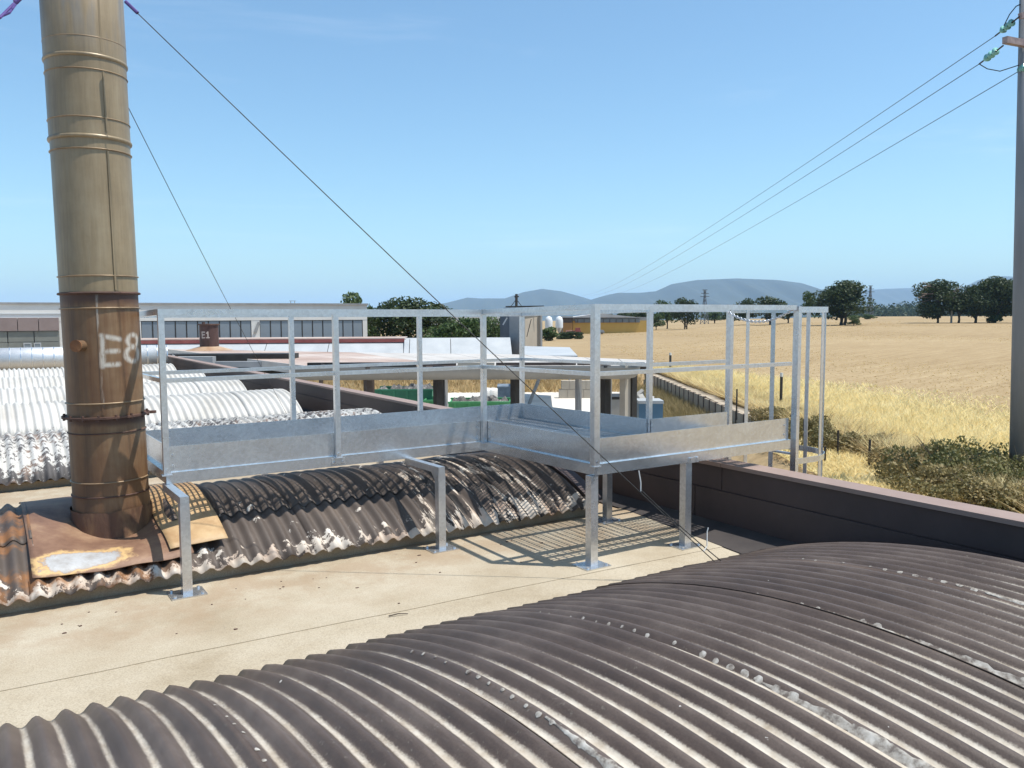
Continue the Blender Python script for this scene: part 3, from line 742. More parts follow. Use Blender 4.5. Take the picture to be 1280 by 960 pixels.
# vertical seam ribs
for s_, z0, z1, m in ((0.105, zf2 + 0.02, zpx(185), CHIM_UP), (0.105, zpx(160), zpx(84), CHIM_UP), (0.1, zpx(58), 4.88, CHIM_UP), (-0.02, zf1 + 0.02, zf2 - 0.02, CHIM_LOW)):
    a = CHIM_A + s_/RC; d = Vector((math.cos(a), math.sin(a), 0)); t_ = Vector((-d.y, d.x, 0))
    r0 = RC + (0.001 if m is CHIM_LOW else 0.009)
    p = [CHIM + d*(r0 - 0.008) + t_*w for w in (-0.007, 0.007)] + [CHIM + d*(r0 + 0.0018) + t_*w for w in (0.006, -0.006)]
    MB().hexa([(*x.xy, z0) for x in p] + [(*x.xy, z1) for x in p]).build('seam', m, ch)
# inspection stub
a = CHIM_A - math.asin(26/52); d = Vector((math.cos(a), math.sin(a), 0)); b = CHIM + d*(RC - 0.01); z_s = zpx(432)
mb = MB().path([(*b.xy, z_s), (*(b + d*0.075).xy, z_s)], 0.037, 18)
st = mb.build('stub_pipe', CHIM_LOW, ch, smooth=False)
MB().path([(*(b + d*0.076).xy, z_s), (*(b + d*0.084).xy, z_s)], 0.042, 18).build('stub_cap', RUST, st, origin=CHIM)
# torn rusty collar at the foot
mb = MB(); n = 40; zc0 = zpx(643)
for i in range(n):
    a = 2*math.pi*i/n; h = zc0 + (0.012 if (i//6) % 2 else 0.0) + 0.004*math.sin(5*a)
    for r_, z in ((RC + 0.024 + 0.01*(i % 7 == 3), 0.14), (RC + 0.018, h - 0.03), (RC + 0.014 + 0.006*((i//6) % 2), h)):
        mb.v.append((CHIM.x + r_*math.cos(a), CHIM.y + r_*math.sin(a), z))
for i in range(n):
    for k in range(2):
        a, b_ = i*3+k, ((i+1) % n)*3+k
        mb.f.append((a, b_, b_+1, a+1))
mb.build('collar', RUST_COLLAR, ch, smooth=True)
# flashing plate draped over the vault round the stack
def draped(name, m, u0, u1, v0, v1, lift, seed, wav=0.012, parent=None, nu=26, nt=16):
    mb = MB(); zp = lambda u_, v_: V2C.top - (v_ - V2C.c)**2/(2*V2C.R) - 0.15*math.exp(-((u_ - 0.78)/0.34)**2 - ((v_ - 6.4)/0.36)**2)
    for lay in (0, -0.004):
        for i in range(nu+1):
            u = u0 + (u1-u0)*i/nu
            for j in range(nt+1):
                v_ = v0 + (v1-v0)*j/nt + (0.02*math.sin(u*5+seed) if j == 0 else 0)
                e = 1 - min(1, j/nt*2.2)
                mb.v.append((u, v_, zp(u, v_) + lift + wav*(math.sin(u*9 + seed) + 0.6*math.sin(u*17+2*seed + v_*4))*(0.35 + e) + lay))
    c = nt+1; N = (nu+1)*c
    for i in range(nu):
        for j in range(nt):
            a = i*c+j; mb.f.append((a, a+c, a+c+1, a+1)); mb.f.append((N+a, N+a+1, N+a+c+1, N+a+c))
        a = i*c; mb.f.append((a, N+a, N+a+c, a+c)); a += nt; mb.f.append((a, a+c, N+a+c, N+a))
    for j in range(nt):
        a = j; mb.f.append((a, a+1, N+a+1, N+a)); a = nu*c+j; mb.f.append((a, N+a, N+a+1, a+1))
    return mb.build(name, m, parent, smooth=True)
draped('flashing_plate', FLASH, 0.225, 1.18, 5.79, 7.5, 0.034, 1, 0.005, ch)
tan = draped('flashing_plate', TAN_SHEET, 1.04, 1.42, 5.84, 7.3, 0.052, 2, 0.005, ch, nu=10)
tan['label'] = 'tan stained sheet lapped over the corrugations beside the stack'

ch.rotation_mode = 'AXIS_ANGLE'; ch.rotation_axis_angle = (-0.0148, SA, CA, 0)      # the stack leans a little
# ------------------------------------------------------------------ guy wires
def wire_thing(name, label, pts, r, m=WIRE, cat='cable', group=None):
    return tag(MB().path(pts, r, 6).build(name, m, smooth=True), label, cat, group)
topc = CHIM + Vector((0, 0, 4.05))
anch = onz(906, 714, 0.09)
w0 = at(157, 2, 5.75)
gw = thing('guy_wire', anch, 'dark guy wire from the stack down to the roof beside the platform leg', 'cable')
def sag(p0, p1, s_, n=24): 
    p0, p1 = Vector(p0), Vector(p1)
    return [p0.lerp(p1, i/n) - Vector((0, 0, 4*s_*(i/n)*(1-i/n))) for i in range(n+1)]
MB().path(sag(w0, anch, 0.02), 0.0036, 6).build('wire', WIRE, gw)
k1, k2 = w0.lerp(anch, 0.86), w0.lerp(anch, 0.965)
MB().path([k1, k1 + Vector((0.0, 0.0, 0.06)), k1 + Vector((-0.01, 0.01, 0.14))], 0.004, 6).build('loose_strand', PALE_TIP, gw)
MB().path([k2, k2 + Vector((0.03, 0.0, 0.03)), k2 + Vector((0.05, 0.02, 0.12)), k2 + Vector((0.06, 0.02, 0.15))], 0.004, 6).build('loose_strand', PALE_TIP, gw)
MB().path(sag(k1 + Vector((0.012, 0.0, 0.0)), anch + Vector((0.05, 0.02, 0.02)), 0.012), 0.004, 6).build('second_wire', WIRE, gw)
MB().path([w0, w0.lerp(anch, 0.012), w0.lerp(anch, 0.02)], 0.012, 8).build('clamp', PURPLE, gw)
MB().path([anch, anch + Vector((0, 0, 0.05))], 0.012, 8).build('anchor_eye', RUST_DARK, gw)
anch2 = onz(361, 522, 0.05)
gw2 = thing('guy_wire', anch2, 'thin guy wire running from the stack to the roof behind the white vaults', 'cable')
q0 = CHIM + Vector((0.17, 0.25, 0))
MB().path(sag((q0.x, q0.y, at(158, 98, 6.2).z), anch2, 0.05), 0.0032, 6).build('wire', WIRE, gw2)
MB().path([anch2 + Vector((0, 0, -0.05)), anch2 + Vector((0, 0, 0.04))], 0.014, 8).build('anchor_eye', RUST_DARK, gw2)
e0, e1 = at(28, -6, 5.8), at(-60, 55, 5.4)
gw3 = thing('guy_wire', e1, 'violet strapped guy wire leaving the stack on its shaded side', 'cable')
MB().path([CHIM + Vector((-0.22, -0.19, 4.35)), e0, at(0, 22, 5.2), e1], 0.009, 6).build('wire', PURPLE, gw3)
MB().path([e0, at(12, 16, 5.3), at(-20, 30, 5.2)], 0.007, 6).build('second_wire', PURPLE, gw3)
MB().path([at(26, -4, 5.4), at(19, 3, 5.38)], 0.016, 8).build('clamp', PURPLE, gw3)

# ------------------------------------------------------------------ platform
U1, U2, U3, U4 = 1.068, 3.647, 4.833, 5.77
VF1, VB1, VF3, VB3 = 6.064, 7.246, 4.539, 5.275
ZT, ZM, ZTT, ZTB, ZB = 1.874, 1.397, 0.917, 0.736, 0.658
def P(u, v, z): return Vector((u, v, z - 0.016*(v - 5.5)*(1 if z > 0.3 else z/0.3)))
pf = thing('access_platform', (3.4, 5.9, 0), 'galvanised steel walkway platform with railings standing over the roof vaults', 'platform')
def seg_bar(name, a, b, z, w, h, m=GALV, ext=0.0):
    p0, p1 = P(*a, z), P(*b, z); d = (p1-p0).normalized()*ext
    return MB().bar(p0 - d, p1 + d, w, h).build(name, m, pf)
front = [(U1, VF1), (U2, VF1), (U2, VF3), (U4, VF3)]
back = [(U1, VB1), (U3, VB1), (U3, VB3), (U4, VB3)]
inner = Vector((0, 0, 0))
segs = []
for chain, side in ((front, 1), (back, -1)):
    for a, b in zip(chain[:-1], chain[1:]): segs.append((a, b, side))
segs.append(((U1, VF1), (U1, VB1), 2))
for a, b, side in segs:
    alongU = abs(a[1]-b[1]) < 1e-6
    sgn = {1: 1, -1: -1}.get(side, 1)
    # inward normal
    if alongU: nin = (0, sgn)
    else: nin = ((1 if side in (1, 2) else -1), 0)
    seg_bar('top_rail', a, b, ZT - 0.02, 0.042, 0.04, GALV_POST, ext=(0.021 if alongU else -0.0215))
    seg_bar('mid_rail', a, b, ZM - 0.015, 0.03, 0.03, GALV_POST, ext=-0.01)
    ins = 0.026
    a2 = (a[0]+nin[0]*ins, a[1]+nin[1]*ins); b2 = (b[0]+nin[0]*ins, b[1]+nin[1]*ins)
    tb = MB().bar(P(*a2, (ZTT+ZTB)/2), P(*b2, (ZTT+ZTB)/2), 0.004, ZTT-ZTB)
    a3 = (a[0]+nin[0]*(ins-0.012), a[1]+nin[1]*(ins-0.012)); b3 = (b[0]+nin[0]*(ins-0.012), b[1]+nin[1]*(ins-0.012))
    tb.bar(P(*a3, ZTB - 0.0025), P(*b3, ZTB - 0.0025), 0.034, 0.005)
    t_o = tb.build('toe_board', GALV, pf)
    fb = MB().bar(P(*a, (ZB+0.730)/2), P(*b, (ZB+0.730)/2), 0.006, 0.730-ZB)
    off = (nin[0]*0.02, nin[1]*0.02)
    for zz in (0.719, ZB + 0.003):
        fb.bar(P(a[0]+off[0]*1.18, a[1]+off[1]*1.18, zz), P(b[0]+off[0]*1.18, b[1]+off[1]*1.18, zz), 0.041, 0.0055)
    fb.build('frame_beam', GALV, pf)
    # bolts near each toe board end
    L = (Vector(b)-Vector(a)); ln = L.length; L.normalize()
    for s_ in (0.05, ln-0.05):
        q = Vector(a) + L*s_
        for zz in (0.78, 0.86):
            MB().path([P(q.x - nin[0]*-0.018, q.y - nin[1]*-0.018, zz), P(q.x + nin[0]*0.024, q.y + nin[1]*0.024, zz)], 0.008, 6).build('bolt', GALV_POST, t_o, origin=ORG[pf.name])
for (u, v_) in [(U1, VF1), (2.32, VF1), (U2, VF1), (U2, VF3), (U1, VB1), (2.36, VB1), (3.63, VB1), (U3, VB1), (U3, VB3)]:
    w = 0.05 if (u, v_) == (U2, VF3) else 0.04
    p0, p1 = P(u, v_, 0.724), P(u, v_, ZT - 0.0405)
    MB().bar(p0, p1, w, w, up=(0, 1, 0)).build('post', GALV_POST, pf)
for (u, v_) in ((4.62, VF3), (2.32, VF1)):
    MB().box((u - 0.055, v_ - 0.008, ZB + 0.012), (u + 0.055, v_ - 0.0035, 0.712)).build('splice_plate', GALV_POST, pf)
    for du in (-0.035, 0.035): MB().path([P(u+du, v_ - 0.016, 0.69), P(u+du, v_ - 0.006, 0.69)], 0.009, 6).build('bolt', GALV, pf)
for (u, v_) in ((U1, VF1), (2.32, VF1), (U2, VF1), (U2, VF3)):
    MB().box((u - 0.034, v_ - 0.034, 0.7205 - 0.016*(v_-5.5)), (u + 0.034, v_ + 0.010, 0.7285 - 0.016*(v_-5.5))).build('post_foot', GALV_POST, pf)
    MB().path([P(u, v_ - 0.028, 0.76), P(u, v_ - 0.019, 0.76)], 0.009, 6).build('bolt', GALV, pf)
# joists
for u in np.arange(U1 + 0.45, U3 - 0.2, 0.62):
    v0_, v1_ = VF1, VB1
    MB().bar(P(u, v0_+0.05, 0.69), P(u, v1_-0.05, 0.69), 0.04, 0.05).build('joist', GALV, pf)
for v_ in np.arange(VF3 + 0.3, VF1, 0.5):
    MB().bar(P(U2+0.05, v_, 0.69), P(U3-0.05, v_, 0.69), 0.04, 0.05).build('joist', GALV, pf)
for u in (5.3, 5.6):
    MB().bar(P(u, VF3+0.05, 0.69), P(u, VB3-0.05, 0.69), 0.04, 0.05).build('joist', GALV, pf)
# gratings
def grating(u0, u1, v0, v1, bear='v', zt=0.762):
    mb = MB(); pitch, cross = 0.036, 0.072
    if bear == 'v':
        for u in np.arange(u0, u1 + 1e-6, pitch): mb.bar(P(u, v0, zt-0.016), P(u, v1, zt-0.016), 0.005, 0.030)
        for v_ in np.arange(v0 + 0.02, v1, cross): mb.bar(P(u0, v_, zt-0.005), P(u1, v_, zt-0.003), 0.011, 0.011)
    else:
        for v_ in np.arange(v0, v1 + 1e-6, pitch): mb.bar(P(u0, v_, zt-0.016), P(u1, v_, zt-0.016), 0.005, 0.030)
        for u in np.arange(u0 + 0.02, u1, cross): mb.bar(P(u, v0, zt-0.005), P(u, v1, zt-0.003), 0.011, 0.011)
    for (a, b) in (((u0, v0), (u1, v0)), ((u0, v1), (u1, v1)), ((u0, v0), (u0, v1)), ((u1, v0), (u1, v1))):
        mb.bar(P(*a, zt-0.0135), P(*b, zt-0.0135), 0.005, 0.029)
    mb.build('grating_panel', GALV, pf)
e = 0.035
grating(U1+e, 2.34, VF1+e, VB1-e); grating(2.35, U2-0.005, VF1+e, VB1-e); grating(U2+0.005, U3-e, VF1+e, VB1-e)
grating(U2+e, U3-e, VF3+e, 5.29, 'u'); grating(U2+e, U3-e, 5.30, VF1+0.03, 'u'); grating(U3-0.03, U4-e, VF3+e, VB3-e)
# legs
def leg(u, v_, ztop, w=0.06, arm=None):
    o = MB().bar((u, v_, 0.012), P(u, v_, ztop), w, w, up=(0, 1, 0)).build('leg', GALV_POST, pf)
    MB().box((u-0.11, v_-0.09, 0.0095), (u+0.11, v_+0.09, 0.0175)).build('base_plate', GALV, o, origin=ORG[pf.name])
    for du in (-0.085, 0.085):
        for dv in (-0.065, 0.065):
            MB().lathe([(0.0, 0.03), (0.01, 0.03), (0.01, 0.012)], (u+du, v_+dv), 6).build('bolt', GALV_POST, o, origin=ORG[pf.name])
    if arm is not None:
        s_ = 1 if arm > v_ else -1
        MB().bar(P(u, v_ - s_*0.03, ztop + 0.025), P(u, arm + s_*0.06, ztop + 0.025), 0.055, 0.05).build('bracket_arm', GALV_POST, o, origin=ORG[pf.name])
        MB().hexa([P(u-0.004, v_+s_*0.03, ztop-0.12), P(u+0.004, v_+s_*0.03, ztop-0.12), P(u+0.004, v_+s_*0.035, ztop-0.12), P(u-0.004, v_+s_*0.035, ztop-0.12),
                   P(u-0.004, v_+s_*0.03, ztop), P(u+0.004, v_+s_*0.03, ztop), P(u+0.004, v_+s_*0.15, ztop), P(u-0.004, v_+s_*0.15, ztop)]).build('gusset', GALV_POST, o, origin=ORG[pf.name])
leg(1.075, 5.557, 0.607, arm=VF1); leg(2.945, 5.557, 0.607, arm=VF1)
leg(U2, VF3 + 0.032, 0.655, 0.064); leg(4.576, VF3 + 0.032, 0.655, 0.064); leg(4.578, 5.52, 0.607, arm=VB3)
leg(2.35, 8.17, 0.607, arm=VB1); leg(3.6, 8.17, 0.607, arm=VB1)
# chain across the ladder opening
def chain_links(p0, p1, sag_, n):
    mb = MB()
    for i in range(n):
        t0, t1 = i/n, (i+1.35)/n
        q = lambda t: Vector(p0).lerp(Vector(p1), t) - Vector((0, 0, 4*sag_*t*(1-t)))
        a, b = q(t0), q(min(t1, 1.02)); d = (b-a).normalized(); side = d.cross(Vector((0, 0, 1))).normalized()
        if i % 2: side = d.cross(side).normalized()
        L_ = (b-a).length/2; c = (a+b)/2; pts = []
        for k in range(9):
            g = 2*math.pi*k/8; pts.append(c + d*(L_*math.cos(g)) + side*(0.011*math.sin(g)))
        mb.path(pts, 0.0042, 5, caps=False)
    return mb
chain_links(P(U4, VB3, ZT-0.03), P(U4, VF3, ZT-0.03), 0.105, 34).build('safety_chain', GALV_POST, pf, smooth=True)

# ------------------------------------------------------------------ caged ladder
ld = thing('caged_ladder', (5.9, 4.9, -3.6), 'galvanised ladder with hooped safety cage at the end of the walkway', 'ladder')
def chan(u, v_, z0, z1, inw):
    mb = MB(); w, d_ = 0.058, 0.034
    mb.bar((u, v_, z0), (u, v_, z1), 0.006, w, up=(1, 0, 0))
    for s_ in (-1, 1): mb.bar((u+s_*(w/2-0.003), v_+inw*d_/2, z0), (u+s_*(w/2-0.003), v_+inw*d_/2, z1), d_-0.006, 0.006, up=(1, 0, 0))
    return mb
for v_, inw in ((VF3 - 0.004, 1), (VB3 + 0.004, -1)):
    mb = MB(); x = U4 + 0.035
    mb.box((x-0.003, v_-0.028, -3.5), (x+0.003, v_+0.028, ZT+0.005))
    mb.box((x+0.003, v_-0.028, -3.5), (x+0.036, v_-0.022, ZT+0.005)); mb.box((x+0.003, v_+0.022, -3.5), (x+0.036, v_+0.028, ZT+0.005))
    mb.build('stile', GALV_POST, ld)
for z in np.arange(-3.3, 0.7, 0.28):
    MB().path([(U4+0.05, VF3-0.02, z), (U4+0.05, VB3+0.02, z)], 0.012, 8).build('rung', GALV_POST, ld)
CC, CRU, CRV = (6.06, (VF3+VB3)/2), 0.40, 0.40
def hoop_pt(a): return CC[0] + CRU*math.sin(a), CC[1] + CRV*math.cos(a)
def hoop(z, h):
    mb = MB(); pts = [(U4+0.03, VB3+0.03)] + [hoop_pt(math.pi*i/20) for i in range(21)] + [(U4+0.03, VF3-0.03)]
    for (a, b) in zip(pts[:-1], pts[1:]):
        mb.bar((*a, z), (*b, z), 0.005, h)
    mb.build('cage_hoop', GALV, ld)
hoop(ZT - 0.022, 0.05)
for z in (0.56, -0.6): hoop(z, 0.05)
for ad in (4, 42, 90, 128, 168):
    a = R(ad); x, y = hoop_pt(a); n_ = Vector((math.sin(a), math.cos(a), 0)); x -= n_.x*0.006; y -= n_.y*0.006
    MB().bar((x, y, -0.65), (x, y, ZT - 0.01), 0.04, 0.005, up=n_).build('cage_bar', GALV_POST, ld)


# ------------------------------------------------------------------ galvanised duct on the roof
dA, dB = at(-90, 453, 23.2), at(208, 448, 26.2)
duct = thing('ventilation_duct', ((dA.x+dB.x)/2, (dA.y+dB.y)/2, 0.2), 'galvanised round duct lying across the roof behind the white vaults', 'duct')
dz = 0.62
A3, B3 = Vector((dA.x, dA.y, dz)), Vector((dB.x, dB.y, dz))
DR = 0.33
MB().path([A3, B3], DR, 40).build('pipe', mk_galv('bright_galvanised_duct', (1.0, 1.0, 1.0), 0.62), duct, smooth=True)
nseg = 22
for i in range(nseg + 1):
    c_ = A3.lerp(B3, i/nseg); d_ = (B3-A3).normalized()*0.012
    MB().path([c_-d_, c_+d_], DR+0.008, 40).build('joint_ring', GALV, duct)
for t_ in (0.36, 0.55, 0.95):
    c_ = A3.lerp(B3, t_)
    MB().box((c_.x-0.12, c_.y-0.12, 0.0), (c_.x+0.12, c_.y+0.12, dz-DR+0.05)).build('support_block', BEIGE_CONC, duct)

# ------------------------------------------------------------------ helpers for far buildings: a wall plane in pixels at a line of depth
def wall_box(mb, x0, y0, x1, y1, D0, D1, thick):
    """block whose front face spans pixels x0..x1 (depth D0..D1) and heights of rows y0 (top) and y1 (bottom) taken at the left end"""
    a, b = at(x0, y1, D0), at(x1, y1, D1); zt = at(x0, y0, D0).z; zb = a.z
    d = Vector((b.x-a.x, b.y-a.y, 0)).normalized(); n = Vector((-d.y, d.x, 0))*thick
    mb.hexa([(a.x, a.y, zb), (b.x, b.y, zb), (b.x+n.x, b.y+n.y, zb), (a.x+n.x, a.y+n.y, zb),
             (a.x, a.y, zt), (b.x, b.y, zt), (b.x+n.x, b.y+n.y, zt), (a.x+n.x, a.y+n.y, zt)])
    return mb
class Facade:
    """a straight facade; t runs along it in metres, z is height"""
    def __init__(s, x0, D0, x1, D1):
        a, b = at(x0, 400, D0), at(x1, 400, D1)
        s.a = Vector((a.x, a.y, 0)); s.L = (Vector((b.x, b.y, 0)) - s.a).length
        s.d = (Vector((b.x, b.y, 0)) - s.a)/s.L; s.n = Vector((-s.d.y, s.d.x, 0))
    def t(s, px):            # where a pixel column meets the facade
        r_ = ray(px, 400); r2 = Vector((r_.x, r_.y, 0)); den = s.d.x*r2.y - s.d.y*r2.x
        return (r2.x*s.a.y - r2.y*s.a.x)/den
    def z(s, px, py):
        t = s.t(px); p = s.a + s.d*t; r_ = ray(px, py); k = math.hypot(p.x, p.y)/math.hypot(r_.x, r_.y)
        return EYE + r_.z*k
    def box(s, mb, t0, t1, z0, z1, o0, o1):   # o: outward(-)/inward(+) offset of front and back
        P_ = lambda t, o: s.a + s.d*t + s.n*o
        q = [P_(t0, o0), P_(t1, o0), P_(t1, o1), P_(t0, o1)]
        return mb.hexa([(p.x, p.y, z0) for p in q] + [(p.x, p.y, z1) for p in q])

# ------------------------------------------------------------------ long hall on the left
fc = Facade(-60, 72.0, 459, 88.0)
hz = lambda y: fc.z(300, y)
hall = thing('factory_hall', fc.a + fc.d*(fc.L/2) + Vector((0, 0, FIELD0)), 'long pale factory hall with a strip of dark framed windows', 'building')
T = fc.t
body = MB()
fc.box(body, 0, fc.L, FIELD0 - 0.5, hz(424.5), 0.0, 14.0)
body.build('wall', WHITE_WALL, hall)
tw0, tw1, tp0, tp1 = T(176), T(453.5), T(314), T(324.5)
MBx = MB(); fc.box(MBx, 0, fc.L, hz(400.5), hz(381), 0.0, 14.0); MBx.build('upper_wall', WHITE_WALL, hall)
MBx = MB(); fc.box(MBx, -0.05, fc.L+0.1, hz(381)+0.002, hz(378.8), -0.12, 14.1); MBx.build('roof_edge', GREY_CAP, hall)
MBx = MB(); fc.box(MBx, 0, fc.L, hz(392.4), hz(391.4), -0.05, 0.0); MBx.build('drip_ledge', WHITE_PANEL, hall)
for t0, t1 in ((tp0, tp1), (tw1, fc.L), (T(72), tw0)):
    MBx = MB(); fc.box(MBx, t0, t1, hz(424.5)+0.003, hz(400.5)-0.003, 0.02, 0.6); MBx.build('pier', WHITE_WALL, hall)
MBx = MB(); fc.box(MBx, T(72), fc.L, hz(424.5)+0.003, hz(400.5)-0.003, 0.8, 1.0); MBx.build('inner_wall', GREY_CAP, hall)
for w0_, w1_, n in ((tw0, tp0, 10), (tp1, tw1, 10)):
    st = (w1_-w0_)/n
    for i in range(n):
        t0, t1 = w0_ + i*st, w0_ + (i+1)*st
        fr = MB()
        z0, z1 = hz(424.5)+0.004, hz(400.5)-0.004
        for b in ((t0, t0+0.05, z0, z1), (t1-0.05, t1, z0, z1), (t0+0.05, t1-0.05, z0, z0+0.06), (t0+0.05, t1-0.05, z1-0.06, z1)):
            fc.box(fr, b[0]+0.002, b[1]-0.002, b[2], b[3], 0.05, 0.13)
        wo = fr.build('window', DARK, hall)
        g = MB(); fc.box(g, t0+0.052, t1-0.052, z0+0.06, z1-0.06, 0.08, 0.1); g.build('pane', GLASS, wo, origin=ORG[hall.name])
MBx = MB(); fc.box(MBx, tw0, tw1, hz(426.5), hz(424.6), -0.18, 0.1); MBx.build('window_sill', WHITE_PANEL, hall)
# left bay: brown fascia panels over a grey wall with a pair of dark door panes
tb1 = T(74)
MBx = MB(); fc.box(MBx, 0, tb1 + 0.3, hz(424.6), hz(400.4), 0.3, 0.6); MBx.build('bay_wall', GREY_CAP, hall)
for i in range(5):
    a_, b_ = tb1*i/5 + 0.03, tb1*(i+1)/5 - 0.03
    MBx = MB(); fc.box(MBx, a_, b_, hz(411), hz(396.2), -0.25, -0.02); MBx.build('fascia_panel', BROWN_BAND, hall)
for j, (ya, yb) in enumerate(((423.3, 411.6), (440, 423.8))):
    for i in range(4):
        a_, b_ = tb1*i/4 + 0.04, tb1*(i+1)/4 - 0.04
        MBx = MB(); fc.box(MBx, a_, b_, hz(ya), hz(yb), -0.12, -0.02); MBx.build('wall_panel', GREY_WALL, hall)
for xa, xb in ((28, 38), (41, 50)):
    fr = MB(); t0, t1 = T(xa), T(xb); z0, z1 = hz(445), hz(424.6)
    for b in ((t0, t0+0.07, z0, z1), (t1-0.07, t1, z0, z1), (t0+0.07, t1-0.07, z1-0.08, z1)): fc.box(fr, *b, -0.2, -0.121)
    wo = fr.build('window', WHITE_PANEL, hall)
    g = MB(); fc.box(g, t0+0.071, t1-0.071, z0, z1-0.08, -0.16, -0.13); g.build('pane', GLASS, wo, origin=ORG[hall.name])
MBx = MB()
for px, dx in ((366, 0.0), (371, 0.3)): fc.box(MBx, T(px), T(px)+0.06, hz(379), hz(375.6), 1.0, 1.06)
fc.box(MBx, T(364.5), T(373), hz(375.9), hz(375.3), 1.0, 1.06)
MBx.build('roof_vent', GREY_CAP, hall)
# grey bar standing in for the slanting shadow on the pier
MBx = MB(); p0 = fc.a + fc.d*T(323.5) - fc.n*0.1; p1 = fc.a + fc.d*T(318) - fc.n*0.1
MBx.bar((p0.x, p0.y, hz(403)), (p1.x, p1.y, hz(416)), 0.28, 0.1, up=fc.n); MBx.build('shadow_bar', GREY_CAP, hall)

# ------------------------------------------------------------------ low shed with white panels and red gutter
fs = Facade(150, 67.0, 638, 69.5)
sz = lambda px, y: fs.z(px, y)
shed = thing('low_shed', fs.a + fs.d*(fs.L/2) + Vector((0, 0, FIELD0)), 'low shed with sloping white sheet panels and a faded red gutter', 'shed')
tr = fs.t(507)
MBx = MB(); fs.box(MBx, 0, fs.L-0.05, FIELD0 - 0.4, sz(560, 424), 0.06, 5.0); MBx.build('shed_core', GREY_CAP, shed)
edges = [fs.t(x) for x in (150, 205, 262, 333, 411, 505, 512, 563, 606, 638)]
for a_, b_ in zip(edges[:-1], edges[1:]):
    top = 422.3 if a_ >= tr - 0.8 else 427.5
    P_ = lambda t, o: fs.a + fs.d*t + fs.n*o
    q4 = [P_(a_+0.025, -2.2), P_(b_-0.025, -2.2), P_(b_-0.025, 0.0), P_(a_+0.025, 0.0)]; zb_, zt_ = sz(560, 446), sz(560, top)
    MBx = MB(); MBx.hexa([(p.x, p.y, z-0.05) for p, z in zip(q4, (zb_, zb_, zt_, zt_))] + [(p.x, p.y, z) for p, z in zip(q4, (zb_, zb_, zt_, zt_))]); MBx.build('roof_panel', WHITE_PANEL, shed)
MBx = MB(); fs.box(MBx, 0, tr, sz(560, 427.2), sz(560, 423.2), -0.15, 0.1); MBx.build('gutter', RED, shed)
MBx = MB(); fs.box(MBx, 0, tr-0.1, sz(560, 423.1), sz(560, 422.0), -0.1, 5.0); MBx.build('roof', PINK_ROOF, shed)
# lower grey roof running on to the right
MBx = MB()
q = [onz(652, 444.5, EYE-2.2), onz(722, 444.5, EYE-2.2), onz(712, 434, EYE-2.2), onz(652, 432.5, EYE-2.2)]
MBx.hexa([(p.x, p.y, EYE-2.36) for p in q] + [(p.x, p.y, EYE-2.2) for p in q]); MBx.build('side_roof', WHITE_PANEL, shed)
for p_ in q: MB().bar((p_.x*0.995, p_.y*0.995, YARD), (p_.x*0.995, p_.y*0.995, EYE-2.37), 0.12, 0.12).build('roof_post', GREY_CAP, shed)

# ------------------------------------------------------------------ canopy with the big grey gutter
CZ = EYE - 1.78
cn = thing('loading_canopy', xd(0, 31, YARD), 'flat canopy roof, pale and rust stained, on dark posts with a large round grey gutter', 'canopy')
top = [onz(383, 457.5, CZ), onz(640, 457, CZ), onz(812, 457, CZ), onz(818, 450.5, CZ), onz(640, 442.6, CZ), onz(505, 441.5, CZ), onz(206, 436.2, CZ)]
def slab(pts, z0, z1):
    mb = MB(); n = len(pts)
    return mb.add([(p.x, p.y, z0) for p in pts] + [(p.x, p.y, z1) for p in pts],
           [tuple(reversed(range(n))), tuple(range(n, 2*n))] + [(i, (i+1) % n, n+(i+1) % n, n+i) for i in range(n)])
# roofing sheets laid side by side
near_l, near_r, far_r, far_l = top[0], top[2], top[3], top[6]
ns = 16
fl_pts = [top[6], top[5], top[4], top[3]]
def along(pts, t):
    L_ = [0]
    for a_, b_ in zip(pts[:-1], pts[1:]): L_.append(L_[-1] + (b_-a_).length)
    d_ = t*L_[-1]
    for i in range(len(pts)-1):
        if d_ <= L_[i+1] + 1e-6: return pts[i].lerp(pts[i+1], (d_-L_[i])/(L_[i+1]-L_[i]))
    return pts[-1]
for i in range(ns):
    t0, t1 = i/ns + 0.0008, (i+1)/ns - 0.0008
    a_, b_ = near_l.lerp(near_r, t0), near_l.lerp(near_r, t1); c_, d_ = along(fl_pts, t1), along(fl_pts, t0)
    slab([a_, b_, c_, d_], CZ - 0.035, CZ).build('roof_sheet', PINK_ROOF if i < 7 else ROOF_WHITE, cn)
slab([p.lerp(top[4], 0.015) for p in top], CZ - 0.16, CZ - 0.04).build('roof_frame', DARK_BROWN, cn)
# pale side fascia along the receding left edge
a_, b_ = top[0] + Vector((0, 0, 0)), top[6]
MB().hexa([(a_.x-0.05, a_.y-0.03, CZ-0.34), (a_.x, a_.y, CZ-0.34), (b_.x, b_.y, CZ-0.34), (b_.x-0.05, b_.y-0.03, CZ-0.34),
           (a_.x-0.05, a_.y-0.03, CZ+0.01), (a_.x, a_.y, CZ+0.01), (b_.x, b_.y, CZ+0.01), (b_.x-0.05, b_.y-0.03, CZ+0.01)]).build('side_fascia', ROOF_WHITE, cn)
